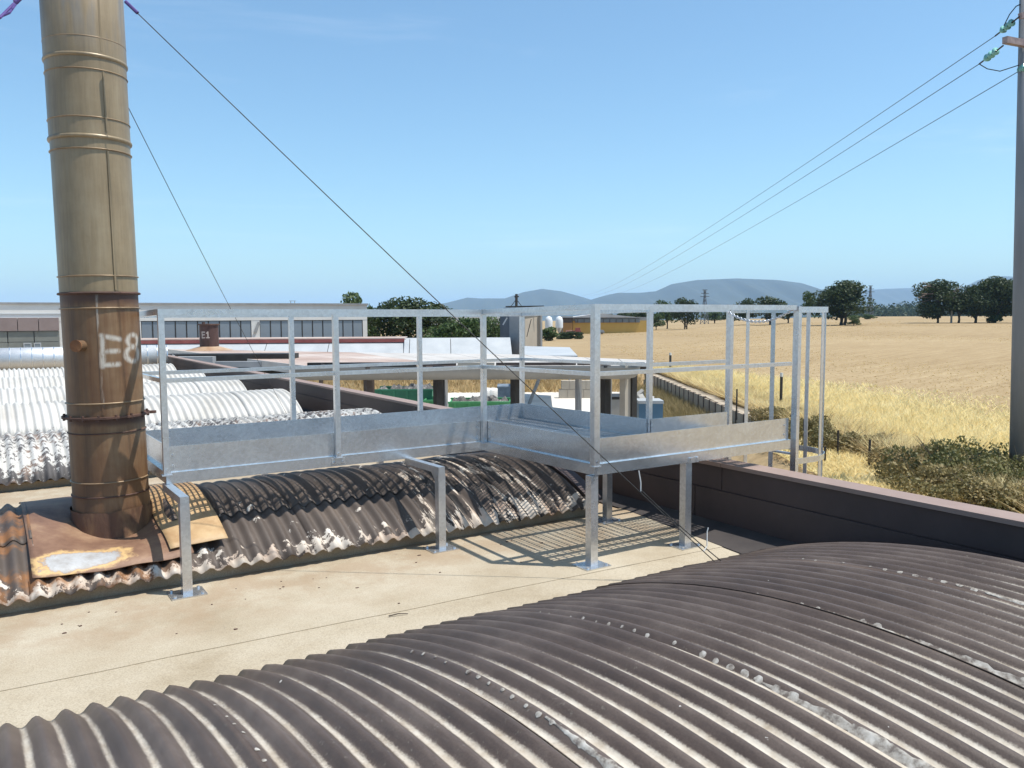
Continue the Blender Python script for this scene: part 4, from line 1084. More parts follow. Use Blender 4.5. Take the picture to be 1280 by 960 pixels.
# half-round gutter
g0, g1 = at(372, 460, 29.0), at(800, 460, 29.0); zt_ = at(560, 459.5, 29).z; mb = MB(); n = 12; rr_ = 0.43
dirg = (Vector((g1.x, g1.y, 0)) - Vector((g0.x, g0.y, 0))).normalized(); ng = Vector((-dirg.y, dirg.x, 0))
stn = [(0.0, 1.0)] + [(0.1*i, 1.0) for i in range(1, 9)] + [(0.9, 1.0), (0.965, 1.0), (0.985, 0.86), (0.996, 0.55), (1.0, 0.12)]
for t_, k_ in stn:
    c_ = Vector((g0.x, g0.y, 0)).lerp(Vector((g1.x, g1.y, 0)), t_)
    for i in range(n+1):
        a = math.pi*i/n; p_ = c_ + ng*(rr_*1.1*math.cos(a)*k_); mb.v.append((p_.x, p_.y, zt_ - rr_*math.sin(a)*k_))
for j in range(len(stn)-1):
    for i in range(n): a = j*(n+1)+i; mb.f.append((a, a+1, a+n+2, a+n+1))
mb.build('gutter', TROUGH, cn, smooth=True)
for px, w_, m_ in ((461, 0.30, DARK_BROWN), (548, 0.29, DARK), (557, 0.11, GREY_CAP), (645, 0.30, DARK), (723, 0.17, GREY_CAP), (757, 0.27, DARK), (763.5, 0.06, GREY_CAP), (782, 0.30, BEIGE_CONC), (791, 0.22, DARK)):
    p_ = at(px, 470, 29.6); MB().box((p_.x-w_/2, p_.y-w_/2, YARD), (p_.x+w_/2, p_.y+w_/2, zt_ + (0.02 if w_ > 0.2 else -0.1))).build('post', m_, cn)
for s_ in (-1, 1):
    p_ = at(461, 470, 29.8) + Vector((-2.2*CA, 2.2*SA, 0)); q_ = p_ + Vector((CA*0.55*s_, -SA*0.55*s_, 0))
    MB().bar((p_.x, p_.y, YARD), (q_.x, q_.y, zt_+0.1), 0.12, 0.12).build('brace', DARK_BROWN, cn)
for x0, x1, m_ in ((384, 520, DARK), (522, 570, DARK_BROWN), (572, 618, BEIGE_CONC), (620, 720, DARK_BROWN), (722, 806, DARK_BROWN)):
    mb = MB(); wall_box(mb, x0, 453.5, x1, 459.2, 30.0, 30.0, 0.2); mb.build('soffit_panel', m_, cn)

# ------------------------------------------------------------------ rusty flue on the canopy
fp = onz(262, 437.5, CZ + 0.01)
FLR = 0.5
def mk_flue():
    t = NT('dark_rusty_flue'); a0 = math.atan2(-fp.y, -fp.x); p, o = cyl_coord(t, FLR, a0, 0.0); c = t.tc.outputs['Object']
    n = t.noise(t.vmath('MULTIPLY', c, (2, 2, 0.6)), 2, 6, 0.7)
    base = t.ramp(n, [(0.3, (0.045, 0.022, 0.018)), (0.6, (0.085, 0.042, 0.034)), (0.8, (0.13, 0.07, 0.055))])
    d = None
    for a, b in (((-0.40, 1.0), (-0.40, 0.68)), ((-0.40, 1.0), (-0.24, 0.99)), ((-0.40, 0.84), (-0.26, 0.85)), ((-0.40, 0.68), (-0.24, 0.69)),
                 ((-0.06, 1.0), (-0.06, 0.69)), ((-0.06, 1.0), (-0.13, 0.93)), ((-0.13, 0.69), (0.0, 0.69))):
        q = seg_dist(t, p, a, b); d = q if d is None else t.math('MINIMUM', d, q)
    t.set(t.mix(t.math('MULTIPLY', t.step(d, 0.045, 0.02), 0.7), base, (0.6, 0.52, 0.46)), 0.7)
    return t.m
flue = thing('flue_pipe', fp, 'short dark rusty flue marked E1 standing on the stained canopy', 'flue')
MB().lathe([(FLR, fp.z), (FLR, fp.z + 1.42)], (fp.x, fp.y), 32).build('pipe', mk_flue(), flue, smooth=True)
MB().lathe([(FLR - 0.05, fp.z+1.36), (FLR + 0.06, fp.z+1.37), (FLR + 0.06, fp.z+1.44), (0.0, fp.z+1.45)], (fp.x, fp.y), 32).build('cap', RUST_DARK, flue)
MB().lathe([(FLR + 0.75, fp.z - 0.005), (FLR + 0.02, fp.z + 0.2)], (fp.x, fp.y), 32).build('skirt', m_noise('orange_rust', [(0.3, (0.28, 0.15, 0.08)), (0.6, (0.40, 0.28, 0.18)), (0.8, (0.5, 0.42, 0.34))], 1.5, 5, 0.7), flue, smooth=True)
MB().lathe([(0.09, fp.z+1.44), (0.09, fp.z+1.54), (0.0, fp.z+1.54)], (fp.x - 0.25, fp.y + 0.1), 12).build('knob', RUST_DARK, flue)

# dark lean-to under the left end of the canopy
lt = thing('lean_to', at(250, 470, 33) * 1.0, 'dark open lean-to with steel bracing under the rust stained canopy', 'shed')
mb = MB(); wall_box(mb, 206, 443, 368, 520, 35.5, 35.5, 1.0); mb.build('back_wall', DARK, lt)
mb = MB(); wall_box(mb, 219, 446, 266, 458, 34.4, 34.4, 0.4); mb.build('bin', CONC_GREY, lt)
mb = MB(); wall_box(mb, 269, 452, 340, 459, 34.0, 34.0, 0.3); mb.build('beam', CONC_GREY, lt)
for x0, y0, x1, y1 in ((209, 462, 217, 444), (219, 459, 262, 456), (226, 470, 300, 462)):
    MB().bar(at(x0, y0, 33.6), at(x1, y1, 33.6), 0.1, 0.1).build('brace', CONC_GREY, lt)

# ------------------------------------------------------------------ concrete tower
twr = thing('concrete_tower', at(668, 440, 72) + Vector((0, 0, -2)), 'square concrete tower block with a flat roof and aerial', 'building')
gz = ground_z(*to_xd(at(668, 440, 72))) - 0.3
def prism(px0, D0, px1, D1, px2, D2, ytop, refx, m, name, parent, zb):
    a_, b_, c_ = at(px0, 400, D0), at(px1, 400, D1), at(px2, 400, D2); d_ = a_ + (c_ - b_); zt_ = at(refx, ytop, D1).z
    mb = MB(); mb.hexa([(p.x, p.y, zb) for p in (a_, b_, c_, d_)] + [(p.x, p.y, zt_) for p in (a_, b_, c_, d_)]); return mb.build(name, m, parent)
prism(637, 73.5, 656, 72, 676, 74, 388, 657, BEIGE_CONC, 'wall', twr, gz)
prism(636.6, 73.45, 655.6, 71.94, 656.4, 71.98, 388.2, 657, CONC_GREY, 'side_wall', twr, gz)
prism(625, 77, 637, 74.5, 640, 74.7, 391, 637, m_noise('slate_blue_panel', [(0.3, (0.07, 0.09, 0.12)), (0.7, (0.11, 0.13, 0.16))], 0.5, 3, 0.6), 'slate_panel', twr, gz)
prism(630, 74.0, 656, 71.5, 681, 74.2, 384.0, 657, CONC_GREY, 'roof_slab', twr, at(657, 388.2, 72).z + 0.02)
p_ = at(676, 400, 73.6); MB().bar((p_.x, p_.y, gz), (p_.x, p_.y, at(676, 388.3, 73.6).z), 0.2, 0.2).build('corner_pipe', GREY_CAP, twr)
MB().bar(at(632, 383.4, 73), at(680, 382.8, 73), 0.08, 0.12).build('roof_rail', DARK, twr)
p_ = at(645.5, 383.5, 71); q_ = at(645.5, 367.5, 71)
aer = MB().bar(p_, q_, 0.16, 0.16).build('aerial', DARK, twr)
for s_ in (-1, 1): MB().bar(at(645.5, 374, 71), at(645.5 + 7*s_, 383.4, 71), 0.05, 0.05).build('stay', DARK, twr)
MB().bar(at(643, 371, 71), at(648.5, 370.6, 71), 0.12, 0.12).build('cross_bar', DARK, twr)
MB().bar(at(628.5, 406, 71.5), at(634, 397, 71.5), 0.12, 0.12).build('white_strut', WHITE_PANEL, twr)
MB().bar(at(658.5, 421, 69.4), at(664, 399, 69.4), 0.06, 0.06).build('cable', DARK, twr)

# white house behind the bushes
wh = thing('white_house', at(585, 410, 112) + Vector((0, 0, -3)), 'low pale house behind the leafy shrubs', 'building')
wh.location.z = ground_z(*to_xd(at(585, 410, 112))); ORG[wh.name] = wh.location.copy()
mb = MB(); wall_box(mb, 530, 406, 628, 432, 112, 112, 6); mb.build('wall', m_noise('cream_render', [(0.3, (0.5, 0.42, 0.3)), (0.7, (0.6, 0.52, 0.4))], 0.3, 3, 0.8), wh)
mb = MB(); wall_box(mb, 526, 396.2, 630, 405.8, 111.6, 111.6, 7); mb.build('roof', WHITE_WALL, wh)
for x0 in (612, 622):
    mb = MB(); wall_box(mb, x0, 407.5, x0+5, 413, 111.95, 111.95, 0.1); mb.build('window', GLASS, wh)

# ------------------------------------------------------------------ yellow warehouse, silos, vehicles far off
def far_base(px, py): p, D = ground_hit(px, py); return p, D
WD = 218.0
wy = thing('yellow_warehouse', at(760, 417, WD), 'yellow rendered warehouse with a pale gabled roof and grey window band', 'building')
gzw = ground_z(*to_xd(at(760, 417, WD))) - 0.3; wy.location.z = gzw; ORG[wy.name] = wy.location.copy()
def wbox(name, m, x0, y0, x1, y1, D, th, parent=wy, to_ground=False):
    mb = MB(); wall_box(mb, x0, y0, x1, y1, D, D, th); 
    if to_ground: mb.v = [(a, b, gzw if i < 4 else c) for i, (a, b, c) in enumerate(mb.v)]
    return mb.build(name, m, parent)
wbox('wall', YELLOW, 716, 401, 812, 418, WD, 14, to_ground=True)
wbox('window_band', m_noise('grey_glazing', [(0.3, (0.13, 0.15, 0.16)), (0.7, (0.2, 0.22, 0.23))], 0.5, 2, 0.3), 719, 398.6, 800, 403.4, WD-0.3, 0.28)
wbox('band_wall', GREY_CAP, 716, 396.8, 812, 400.9, WD+0.1, 13)
for x_ in range(722, 800, 8): wbox('mullion', DARK, x_, 398.8, x_+0.5, 403.3, WD-0.45, 0.12)
def gable(x0, xm, x1, yb, yt, D, th, m, name):
    a_, b_, c_ = at(x0, yb, D), at(x1, yb, D), at(xm, yt, D); n_ = Vector((SA, CA, 0))*th
    mb = MB(); mb.add([a_, b_, c_, a_+n_, b_+n_, c_+n_], [(0, 1, 2), (5, 4, 3), (0, 3, 4, 1), (1, 4, 5, 2), (2, 5, 3, 0)]); return mb.build(name, m, wy)
gable(713, 750, 800, 396.9, 391.5, WD-0.8, 16, m_noise('grey_roof', [(0.3, (0.4, 0.4, 0.4)), (0.7, (0.52, 0.52, 0.52))], 0.3, 3, 0.7), 'roof')
wbox('roof_edge', WHITE_PANEL, 735, 388.6, 812, 391.0, WD+8, 12)
wo_ = thing('ochre_shed', at(709, 415, WD-6), 'dark fronted ochre shed between the silos and the yellow warehouse', 'shed')
wo_.location.z = gzw; ORG[wo_.name] = wo_.location.copy()
wbox('wall', ORANGE, 702, 403.5, 715.5, 418, WD-4, 8, wo_, True); wbox('front', DARK_BROWN, 702, 397, 715.5, 403.4, WD-4.1, 8, wo_); wbox('roof', WHITE_PANEL, 701, 395.2, 716, 396.9, WD-4.4, 9, wo_)
for i, (cx, lab) in enumerate(((686, 'white silo standing beside the concrete tower'), (699, 'white silo standing against the ochre shed'))):
    D = 196.0; p_ = at(cx, 410, D); g_ = ground_z(*to_xd(p_)); r_ = 4.7*D/F_PX; zt_ = at(cx, 400.5, D).z
    s_ = thing('silo', (p_.x, p_.y, g_), lab, 'silo', 'white silos by the warehouse')
    MB().lathe([(r_, g_ + 1.8), (r_, zt_), (r_*0.75, zt_ + 0.7), (r_*0.2, zt_ + 1.0), (0, zt_ + 1.0)], (p_.x, p_.y), 20).build('tank', SILO, s_, smooth=True)
    MB().lathe([(0.12, g_ + 0.6), (r_*0.95, g_ + 1.8)], (p_.x, p_.y), 20).build('hopper', SILO, s_, smooth=True)
    for a in (0.8, 2.4, 4.0, 5.5): MB().bar((p_.x + r_*0.9*math.cos(a), p_.y + r_*0.9*math.sin(a), g_ - 0.1), (p_.x + r_*0.9*math.cos(a), p_.y + r_*0.9*math.sin(a), g_ + 2), 0.12, 0.12).build('leg', LATTICE, s_)
def machine(px, D, w, h, lab, m, name='farm_trailer', cat='trailer'):
    p_ = at(px, 415, D); g_ = ground_z(*to_xd(p_)); o = thing(name, (p_.x, p_.y, g_), lab, cat)
    R_ = Vector((CA, -SA, 0)); Fw = Vector((SA, CA, 0)); c_ = Vector((p_.x, p_.y, 0))
    def bx(x0, x1, z0, z1, nm, mm, d=1.0):
        q_ = [c_ + R_*x0 - Fw*d, c_ + R_*x1 - Fw*d, c_ + R_*x1 + Fw*d, c_ + R_*x0 + Fw*d]
        MB().hexa([(v_.x, v_.y, g_+z0) for v_ in q_] + [(v_.x, v_.y, g_+z1) for v_ in q_]).build(nm, mm, o)
    bx(-w/2, w/2, h*0.35, h*0.62, 'bed', m); bx(-w*0.1, w*0.42, h*0.63, h, 'hopper', m, 0.8)
    for k in (-0.3, 0.3):
        for s_ in (-1.05, 0.95):
            q_ = c_ + R_*(w*k) + Fw*s_; MB().path([(q_.x, q_.y, g_+h*0.18), (q_.x + Fw.x*0.2, q_.y + Fw.y*0.2, g_+h*0.18)], h*0.18, 14).build('wheel', DARK, o)
machine(709, 200, 2.6, 1.1, 'pinkish farm trailer in front of the ochre shed', m_noise('faded_pink_paint', [(0.3, (0.35, 0.16, 0.13)), (0.7, (0.48, 0.26, 0.2))], 1, 3, 0.6))
machine(720.5, 202, 2.1, 1.7, 'red farm trailer in front of the yellow warehouse', RED)
machine(748, 208, 3.0, 1.0, 'grey farm trailer parked by the yellow warehouse', GREY_CAP)

# ------------------------------------------------------------------ retaining wall beside the yard, posts and panels
rw = thing('retaining_wall', xd(WALL_X, 40, YARD), 'brown concrete panel retaining wall with dark posts along the yard', 'wall')
D_ = 30.6
while D_ < 64:
    zt_ = FIELD0 + 0.02 + (0.05 if D_ > 44 else 0)
    q_ = [xd(WALL_X - 0.10, D_ + 0.05, 0), xd(WALL_X + 0.02, D_ + 0.05, 0), xd(WALL_X + 0.02, D_ + 1.25, 0), xd(WALL_X - 0.10, D_ + 1.25, 0)]
    o = MB().hexa([(p.x, p.y, YARD) for p in q_] + [(p.x, p.y, zt_) for p in q_]).build('wall_panel', RET_WALL, rw)
    q_ = [xd(WALL_X - 0.13, D_ - 0.045, 0), xd(WALL_X + 0.03, D_ - 0.045, 0), xd(WALL_X + 0.03, D_ + 0.045, 0), xd(WALL_X - 0.13, D_ + 0.045, 0)]
    MB().hexa([(p.x, p.y, YARD) for p in q_] + [(p.x, p.y, zt_ + 0.03) for p in q_]).build('wall_post', DARK_BROWN, rw)
    D_ += 1.3
for i, (px, D_, h_) in enumerate(((1006, 28.5, 0.9), (1033, 24.6, 0.55), (1049, 26.0, 0.85), (1089, 24.0, 0.85), (1116, 23.2, 0.5), (921, 37.0, 1.2))):
    p_ = at(px, 500, D_); MB().bar((p_.x, p_.y, FIELD0 - 0.2), (p_.x, p_.y, FIELD0 + h_), 0.05, 0.05).build('fence_stake', DARK, origin=None)
    o = bpy.context.scene.objects[-1] if False else col.objects[-1]
    tag(o, 'thin dark fence stake in the weeds beside the pale path', 'stake', 'fence stakes along the path')
for px, py, D_, lab in ((838, 441, 62, 'dark marker post with pale tip at the edge of the stubble field'), (977, 466, 38, 'dark marker post with pale tip in the tall dry grass')):
    p_ = at(px, py, D_); g_ = ground_z(*to_xd(p_)); o = thing('marker_post', (p_.x, p_.y, g_), lab, 'post')
    w_ = 0.12 if D_ > 50 else 0.09
    MB().bar((p_.x, p_.y, g_), (p_.x, p_.y, p_.z - 0.18), w_, w_).build('shaft', DARK, o); MB().bar((p_.x, p_.y, p_.z - 0.18), (p_.x, p_.y, p_.z), w_*1.1, w_*1.1).build('tip', PALE_TIP, o)

# ------------------------------------------------------------------ things standing in the yard
def skip(px0, px1, D, ztop_y, m, lab, depth=2.2, fill=True):
    a_, b_ = at(px0, 480, D), at(px1, 480, D); zt_ = at((px0+px1)/2, ztop_y, D).z; o = thing('skip_container', ((a_.x+b_.x)/2, (a_.y+b_.y)/2, YARD), lab, 'container', 'green skips in the yard')
    d_ = Vector((b_.x-a_.x, b_.y-a_.y, 0)); L_ = d_.length; d_.normalize(); n_ = Vector((-d_.y, d_.x, 0)); a0 = Vector((a_.x, a_.y, 0))
    def bx(t0, t1, o0, o1, z0, z1, nm, mm):
        q_ = [a0 + d_*t0 + n_*o0, a0 + d_*t1 + n_*o0, a0 + d_*t1 + n_*o1, a0 + d_*t0 + n_*o1]
        return MB().hexa([(p.x, p.y, z0) for p in q_] + [(p.x, p.y, z1) for p in q_]).build(nm, mm, o)
    z0 = YARD + 0.2
    bx(0, L_, 0, 0.06, z0, zt_ - 0.1, 'side', m); bx(0, L_, depth-0.06, depth, z0, zt_ - 0.1, 'side', m)
    bx(0, 0.06, 0.062, depth-0.062, z0, zt_ - 0.1, 'end', m); bx(L_-0.06, L_, 0.062, depth-0.062, z0, zt_ - 0.1, 'end', m)
    bx(-0.04, L_+0.04, -0.05, 0.08, zt_-0.098, zt_, 'rim', m); bx(-0.04, L_+0.04, depth-0.08, depth+0.05, zt_-0.098, zt_, 'rim', m)
    bx(0, L_, 0, depth, YARD+0.02, z0 - 0.002, 'floor', DARK)
    k = 0.35
    while k < L_:
        bx(k-0.05, k+0.05, -0.07, -0.002, z0, zt_-0.1, 'rib', m); k += 0.75
    if fill:
        rr = random.Random(px0); mb = MB(); nx, ny = 14, 6
        for i in range(nx+1):
            for j in range(ny+1):
                e_ = min(1, i, nx-i, j, ny-j); p_ = a0 + d_*(0.07+(L_-0.14)*i/nx) + n_*(0.07+(depth-0.14)*j/ny)
                mb.v.append((p_.x, p_.y, zt_ - 0.25 + e_*rr.uniform(0.0, 0.5)))
        for i in range(nx):
            for j in range(ny): a = i*(ny+1)+j; mb.f.append((a, a+ny+1, a+ny+2, a+1))
        mb.build('scrap', SCRAP, o)['kind'] = 'stuff'
    return o
skip(468, 540, 47, 486.5, GREEN, 'dark green skip heaped with rusty scrap beneath the canopy')
skip(560, 638, 43, 502, GREEN_L, 'light green ribbed skip full of dark scrap beneath the canopy')
skip(527, 553, 45, 500, GREEN_L, 'small light green skip between the two long skips', fill=False)
def crate(name, px0, px1, D, y0, depth, m, lab, cat, z0=None, lid=None, rot=0):
    a_, b_ = at(px0, 480, D), at(px1, 480, D); zt_ = at((px0+px1)/2, y0, D).z; z0 = YARD + 0.02 if z0 is None else z0
    o = thing(name, ((a_.x+b_.x)/2, (a_.y+b_.y)/2, z0), lab, cat)
    d_ = Vector((b_.x-a_.x, b_.y-a_.y, 0)); L_ = d_.length; d_.normalize(); n_ = Vector((-d_.y, d_.x, 0)); a0 = Vector((a_.x, a_.y, 0))
    def bx(t0, t1, o0, o1, za, zb, nm, mm):
        q_ = [a0 + d_*t0 + n_*o0, a0 + d_*t1 + n_*o0, a0 + d_*t1 + n_*o1, a0 + d_*t0 + n_*o1]
        return MB().hexa([(p.x, p.y, za) for p in q_] + [(p.x, p.y, zb) for p in q_]).build(nm, mm, o)
    bx(0, L_, 0, depth, z0 + 0.12, zt_ - 0.12, 'body', m); bx(-0.03, L_+0.03, -0.03, depth+0.03, zt_-0.118, zt_, 'lid', lid or m)
    for t_ in (0.08, L_-0.18):
        bx(t_, t_+0.1, 0.02, depth-0.02, z0, z0+0.118, 'skid', DARK)
    return o
crate('equipment_cabinet', 799, 829, 33, 501, 1.0, BLUE, 'blue steel cabinet with a pale lid beside the retaining wall', 'cabinet', lid=WHITE_PANEL)
crate('covered_pallet', 622, 645, 50, 483, 2.0, TARP, 'blue grey covered pallet beside the light green skip', 'pallet')
crate('concrete_bin', 765, 786, 37, 496, 1.6, CONC, 'square concrete bin with a dark rim under the canopy', 'bin', lid=DARK)
# stacked concrete blocks, each block a part
bw = thing('block_wall', at(728, 490, 57) * 1.0, 'low wall of stacked beige concrete blocks across the yard', 'wall'); bw.location.z = YARD; ORG[bw.name] = bw.location.copy()
for r_ in range(2):
    for i in range(6):
        x0 = 699 + i*10.2 + (3 if r_ else 0); 
        if r_ and i == 5: continue
        mb = MB(); a_, b_ = at(x0, 490, 57), at(x0+9.9, 490, 57); z0 = YARD + 0.02 + r_*0.62
        n_ = Vector((SA, CA, 0))*0.6
        mb.hexa([(a_.x, a_.y, z0), (b_.x, b_.y, z0), (b_.x+n_.x, b_.y+n_.y, z0), (a_.x+n_.x, a_.y+n_.y, z0), (a_.x, a_.y, z0+0.6), (b_.x, b_.y, z0+0.6), (b_.x+n_.x, b_.y+n_.y, z0+0.6), (a_.x+n_.x, a_.y+n_.y, z0+0.6)]); mb.build('block', BEIGE_CONC, bw)
# leaning metal steps
sp = thing('metal_steps', at(664, 492, 50) * 1.0, 'grey metal steps leaning behind the canopy post', 'steps'); sp.location.z = YARD; ORG[sp.name] = sp.location.copy()
s0, s1 = at(659, 500, 50), at(674, 474, 50); s0.z = YARD + 0.02; off = Vector((SA, CA, 0))*0.7
for o_ in (Vector(), off): MB().bar(s0 + o_, s1 + o_, 0.08, 0.16).build('stringer', GREY_CAP, sp)
for i in range(1, 8):
    c_ = s0.lerp(s1, i/8); MB().bar(c_, c_ + off, 0.2, 0.04).build('tread', GREY_CAP, sp)
# rubble heap beside the wall: broken slabs, each a part
rb = thing('rubble_heap', at(804, 495, 45) * 1.0, 'heap of broken concrete slabs at the foot of the retaining wall', 'rubble'); rb.location.z = YARD; ORG[rb.name] = rb.location.copy()
rr = random.Random(3)
for i in range(26):
    p_ = at(rr.uniform(785, 816), 490, rr.uniform(43, 48)); z_ = YARD + rr.uniform(0.1, 1.1); d_ = Vector((rr.uniform(-1, 1), rr.uniform(-1, 1), rr.uniform(-0.7, 0.7))).normalized()
    c_ = Vector((p_.x, p_.y, z_)); MB().bar(c_ - d_*rr.uniform(0.3, 0.7), c_ + d_*rr.uniform(0.3, 0.7), rr.uniform(0.3, 0.8), rr.uniform(0.1, 0.2), up=(rr.uniform(-1, 1), rr.uniform(-1, 1), 1)).build('slab', CONC, rb)
# white sacks
for i, px in enumerate((609, 616)):
    p_ = at(px, 486, 54); mb = MB()
    mb.lathe([(0.0, YARD+0.02), (0.42, YARD+0.05), (0.5, YARD+0.4), (0.46, YARD+0.85), (0.3, YARD+1.0), (0.0, YARD+1.05)], (p_.x, p_.y), 12)
    tag(mb.build('bulk_bag', PALE_TIP, smooth=True), ('white bulk bag standing away from the covered pallet', 'white bulk bag standing next to the covered pallet')[i], 'bag', 'bulk bags in the yard')

# ------------------------------------------------------------------ utility pole and overhead wires
PD = 21.5
pb, pt_ = at(1273.5, 610, PD), at(1284, -60, PD); pb.z = FIELD0 - 0.3
up_ = thing('utility_pole', (pb.x, pb.y, FIELD0), 'grey tapering concrete utility pole with crossarm and teal glass insulators', 'utility pole')
MB().path([pb, pb.lerp(pt_, 0.5), pt_], 0.235, 20, r1=0.15).build('shaft', POLE_M, up_, smooth=True)
ca0, ca1 = at(1256, 50, PD - 0.6), at(1310, 60, PD + 0.3)
MB().bar(ca0, ca1, 0.13, 0.16).build('crossarm', ARM_M, up_)
MB().bar(at(1275, 20, PD - 0.3), at(1310, 14, PD), 0.1, 0.14).build('upper_arm', ARM_M, up_)
def insul(p0, p1):
    p0, p1 = Vector(p0), Vector(p1); rod = MB().path([p0, p1], 0.02, 6).build('insulator_string', DARK, up_)
    mb = MB()
    for i in range(3):
        a_ = p0.lerp(p1, 0.3 + 0.17*i); b_ = p0.lerp(p1, 0.3 + 0.17*i + 0.13); mb.path([a_, a_.lerp(b_, 0.5), b_], 0.10, 12, r1=0.04)
    g = mb.build('glass_discs', INSUL, rod, smooth=True, origin=ORG[up_.name])
i1a, i1b = at(1274, 21, PD - 0.3), at(1244, 45, PD + 0.6); insul(i1a, i1b)
i2a, i2b = at(1254, 57, PD - 0.6), at(1224, 80, PD + 0.4); insul(i2a, i2b)
i3a, i3b = at(1284, 82, PD - 0.3), at(1272, 90, PD + 0.2); insul(i3a, i3b)
MB().path([i2b, at(1234, 86, PD), at(1250, 89, PD), at(1278, 80, PD)], 0.012, 6).build('jumper', WIRE, up_)
MB().path([at(1255, 32, PD), at(1262, 18, PD), at(1270, 8, PD), at(1282, 2, PD)], 0.014, 6).build('jumper', WIRE, up_)
for k, (s_, e_, lab) in enumerate(((i1b, at(727, 369, 250), 'upper overhead wire strung from the utility pole across the field'),
                       (i2b, at(737, 369, 250), 'middle overhead wire strung from the crossarm end across the field'),
                       (i3b, at(757, 368, 250), 'lowest overhead wire strung from the utility pole across the field'))):
    wire_thing('overhead_wire', lab, sag(s_, e_, 1.6, 60), 0.0095, group='overhead wires')

# lattice pylons
def pylon(px, base_y, top_y, D, lab):
    p_ = at(px, base_y, D); g_ = ground_z(*to_xd(p_)); H = at(px, top_y, D).z - g_; o = thing('lattice_pylon', (p_.x, p_.y, g_), lab, 'pylon')
    w0, w1 = H*0.085, H*0.02; th = 0.0042*H + 0.05
    cor = lambda z, i: Vector((p_.x, p_.y, g_ + z)) + Vector(((1, 1, -1, -1)[i], (1, -1, -1, 1)[i], 0)).xyz * ((w0 + (w1-w0)*min(1, z/(H*0.75)))*1.0)
    for i in range(4):
        MB().bar(cor(-0.3, i), cor(H*0.75, i), th*1.6, th*1.6).build('leg', LATTICE, o); MB().bar(cor(H*0.75, i), cor(H*0.97, i), th*1.3, th*1.3).build('leg', LATTICE, o)
    n = 8; mb = MB()
    for k in range(n):
        z0, z1 = H*0.95*k/n, H*0.95*(k+1)/n
        for i in range(4):
            mb.bar(cor(z0, i), cor(z1, (i+1) % 4), th, th); mb.bar(cor(z0, (i+1) % 4), cor(z1, i), th, th); mb.bar(cor(z1, i), cor(z1, (i+1) % 4), th, th)
    mb.build('bracing', LATTICE, o)
    R_ = Vector((CA, -SA, 0))
    for zz, L_ in ((0.78, 0.13), (0.87, 0.11), (0.97, 0.07)):
        c_ = Vector((p_.x, p_.y, g_ + H*zz)); MB().bar(c_ - R_*H*L_, c_ + R_*H*L_, th*1.6, th*2).build('crossarm', LATTICE, o)
pylon(880.5, 409, 361, 330, 'lattice pylon rising among the trees before the broad mountain')
pylon(1087, 397, 356, 420, 'lattice pylon beside the far wooded slope')
p_, D_ = far_base(1189, 404); MB().path([p_ + Vector((0, 0, -0.3)), Vector((p_.x, p_.y, at(1189.5, 366, D_).z))], 0.28, 8, r1=0.2).build('field_pole', CONC)
tag(col.objects[-1], 'thin pale pole standing in front of the dark clump of oaks', 'pole')

# ------------------------------------------------------------------ trees
def leaf_cloud(r, lobes, n, size):
    """small leaf-clump quads spread over and inside the lobes"""
    w = np.array([l[3]*l[4] for l in lobes]); w = w/w.sum(); idx = r.choice(len(lobes), n, p=w)
    L_ = np.array([l[:6] for l in lobes])[idx]
    d = r.normal(size=(n, 3)); d /= np.linalg.norm(d, axis=1)[:, None]
    rad = 0.45 + 0.6*r.random(n)**0.5
    c = L_[:, :3] + d*rad[:, None]*L_[:, 3:6]
    a = r.normal(size=(n, 3)); a /= np.linalg.norm(a, axis=1)[:, None]
    b = np.cross(a, d*0.7 + r.normal(size=(n, 3))*0.6); b /= np.linalg.norm(b, axis=1)[:, None] + 1e-9
    s = (size*(0.6 + 0.8*r.random(n)))[:, None]
    v = np.stack([c - a*s, c + b*s*0.6, c + a*s, c - b*s*0.6], 1).reshape(-1, 3)
    return v
def tree_mesh(seed, leafm, spread=0.5, low=0.22, n=2600, size=0.03, nl=13, stems=1):
    r = np.random.default_rng(seed); lobes = []
    for i in range(nl):
        a = r.random()*6.283; q = r.random()**0.6; z = low + 0.12 + (0.80-low-0.12)*r.random()
        k = math.sin(min(1, (z-low)/(1-low)*1.15)*math.pi)**0.6
        rr_ = spread*0.62*q*k; s = 0.10 + 0.11*r.random()
        lobes.append((rr_*math.cos(a), rr_*math.sin(a), z, s*spread/0.45, s*spread/0.45, s*0.82))
    lobes.append((0, 0, 0.62, spread*0.42, spread*0.42, 0.24))
    v = leaf_cloud(r, lobes, n, size)
    crown = np_mesh('crown', v, np.arange(len(v)), 4, leafm)
    mb = MB()
    for s in range(stems):
        x0 = (s - (stems-1)/2)*0.06
        mb.path([(x0, 0, -0.02), (x0*1.3 + 0.01, 0.01, low*0.8), (x0*1.8, 0, 0.55)], 0.026, 8, r1=0.012)
    for i in range(5):
        l = lobes[i]; z0 = low*0.7 + 0.1*r.random()
        mb.path([(0, 0, z0), (l[0]*0.5, l[1]*0.5, (z0+l[2])/2 + 0.02), (l[0], l[1], l[2])], 0.012, 6, r1=0.004)
    me = bpy.data.meshes.new('trunk'); me.from_pydata(mb.v, [], mb.f); me.materials.append(BARK)
    return crown, me
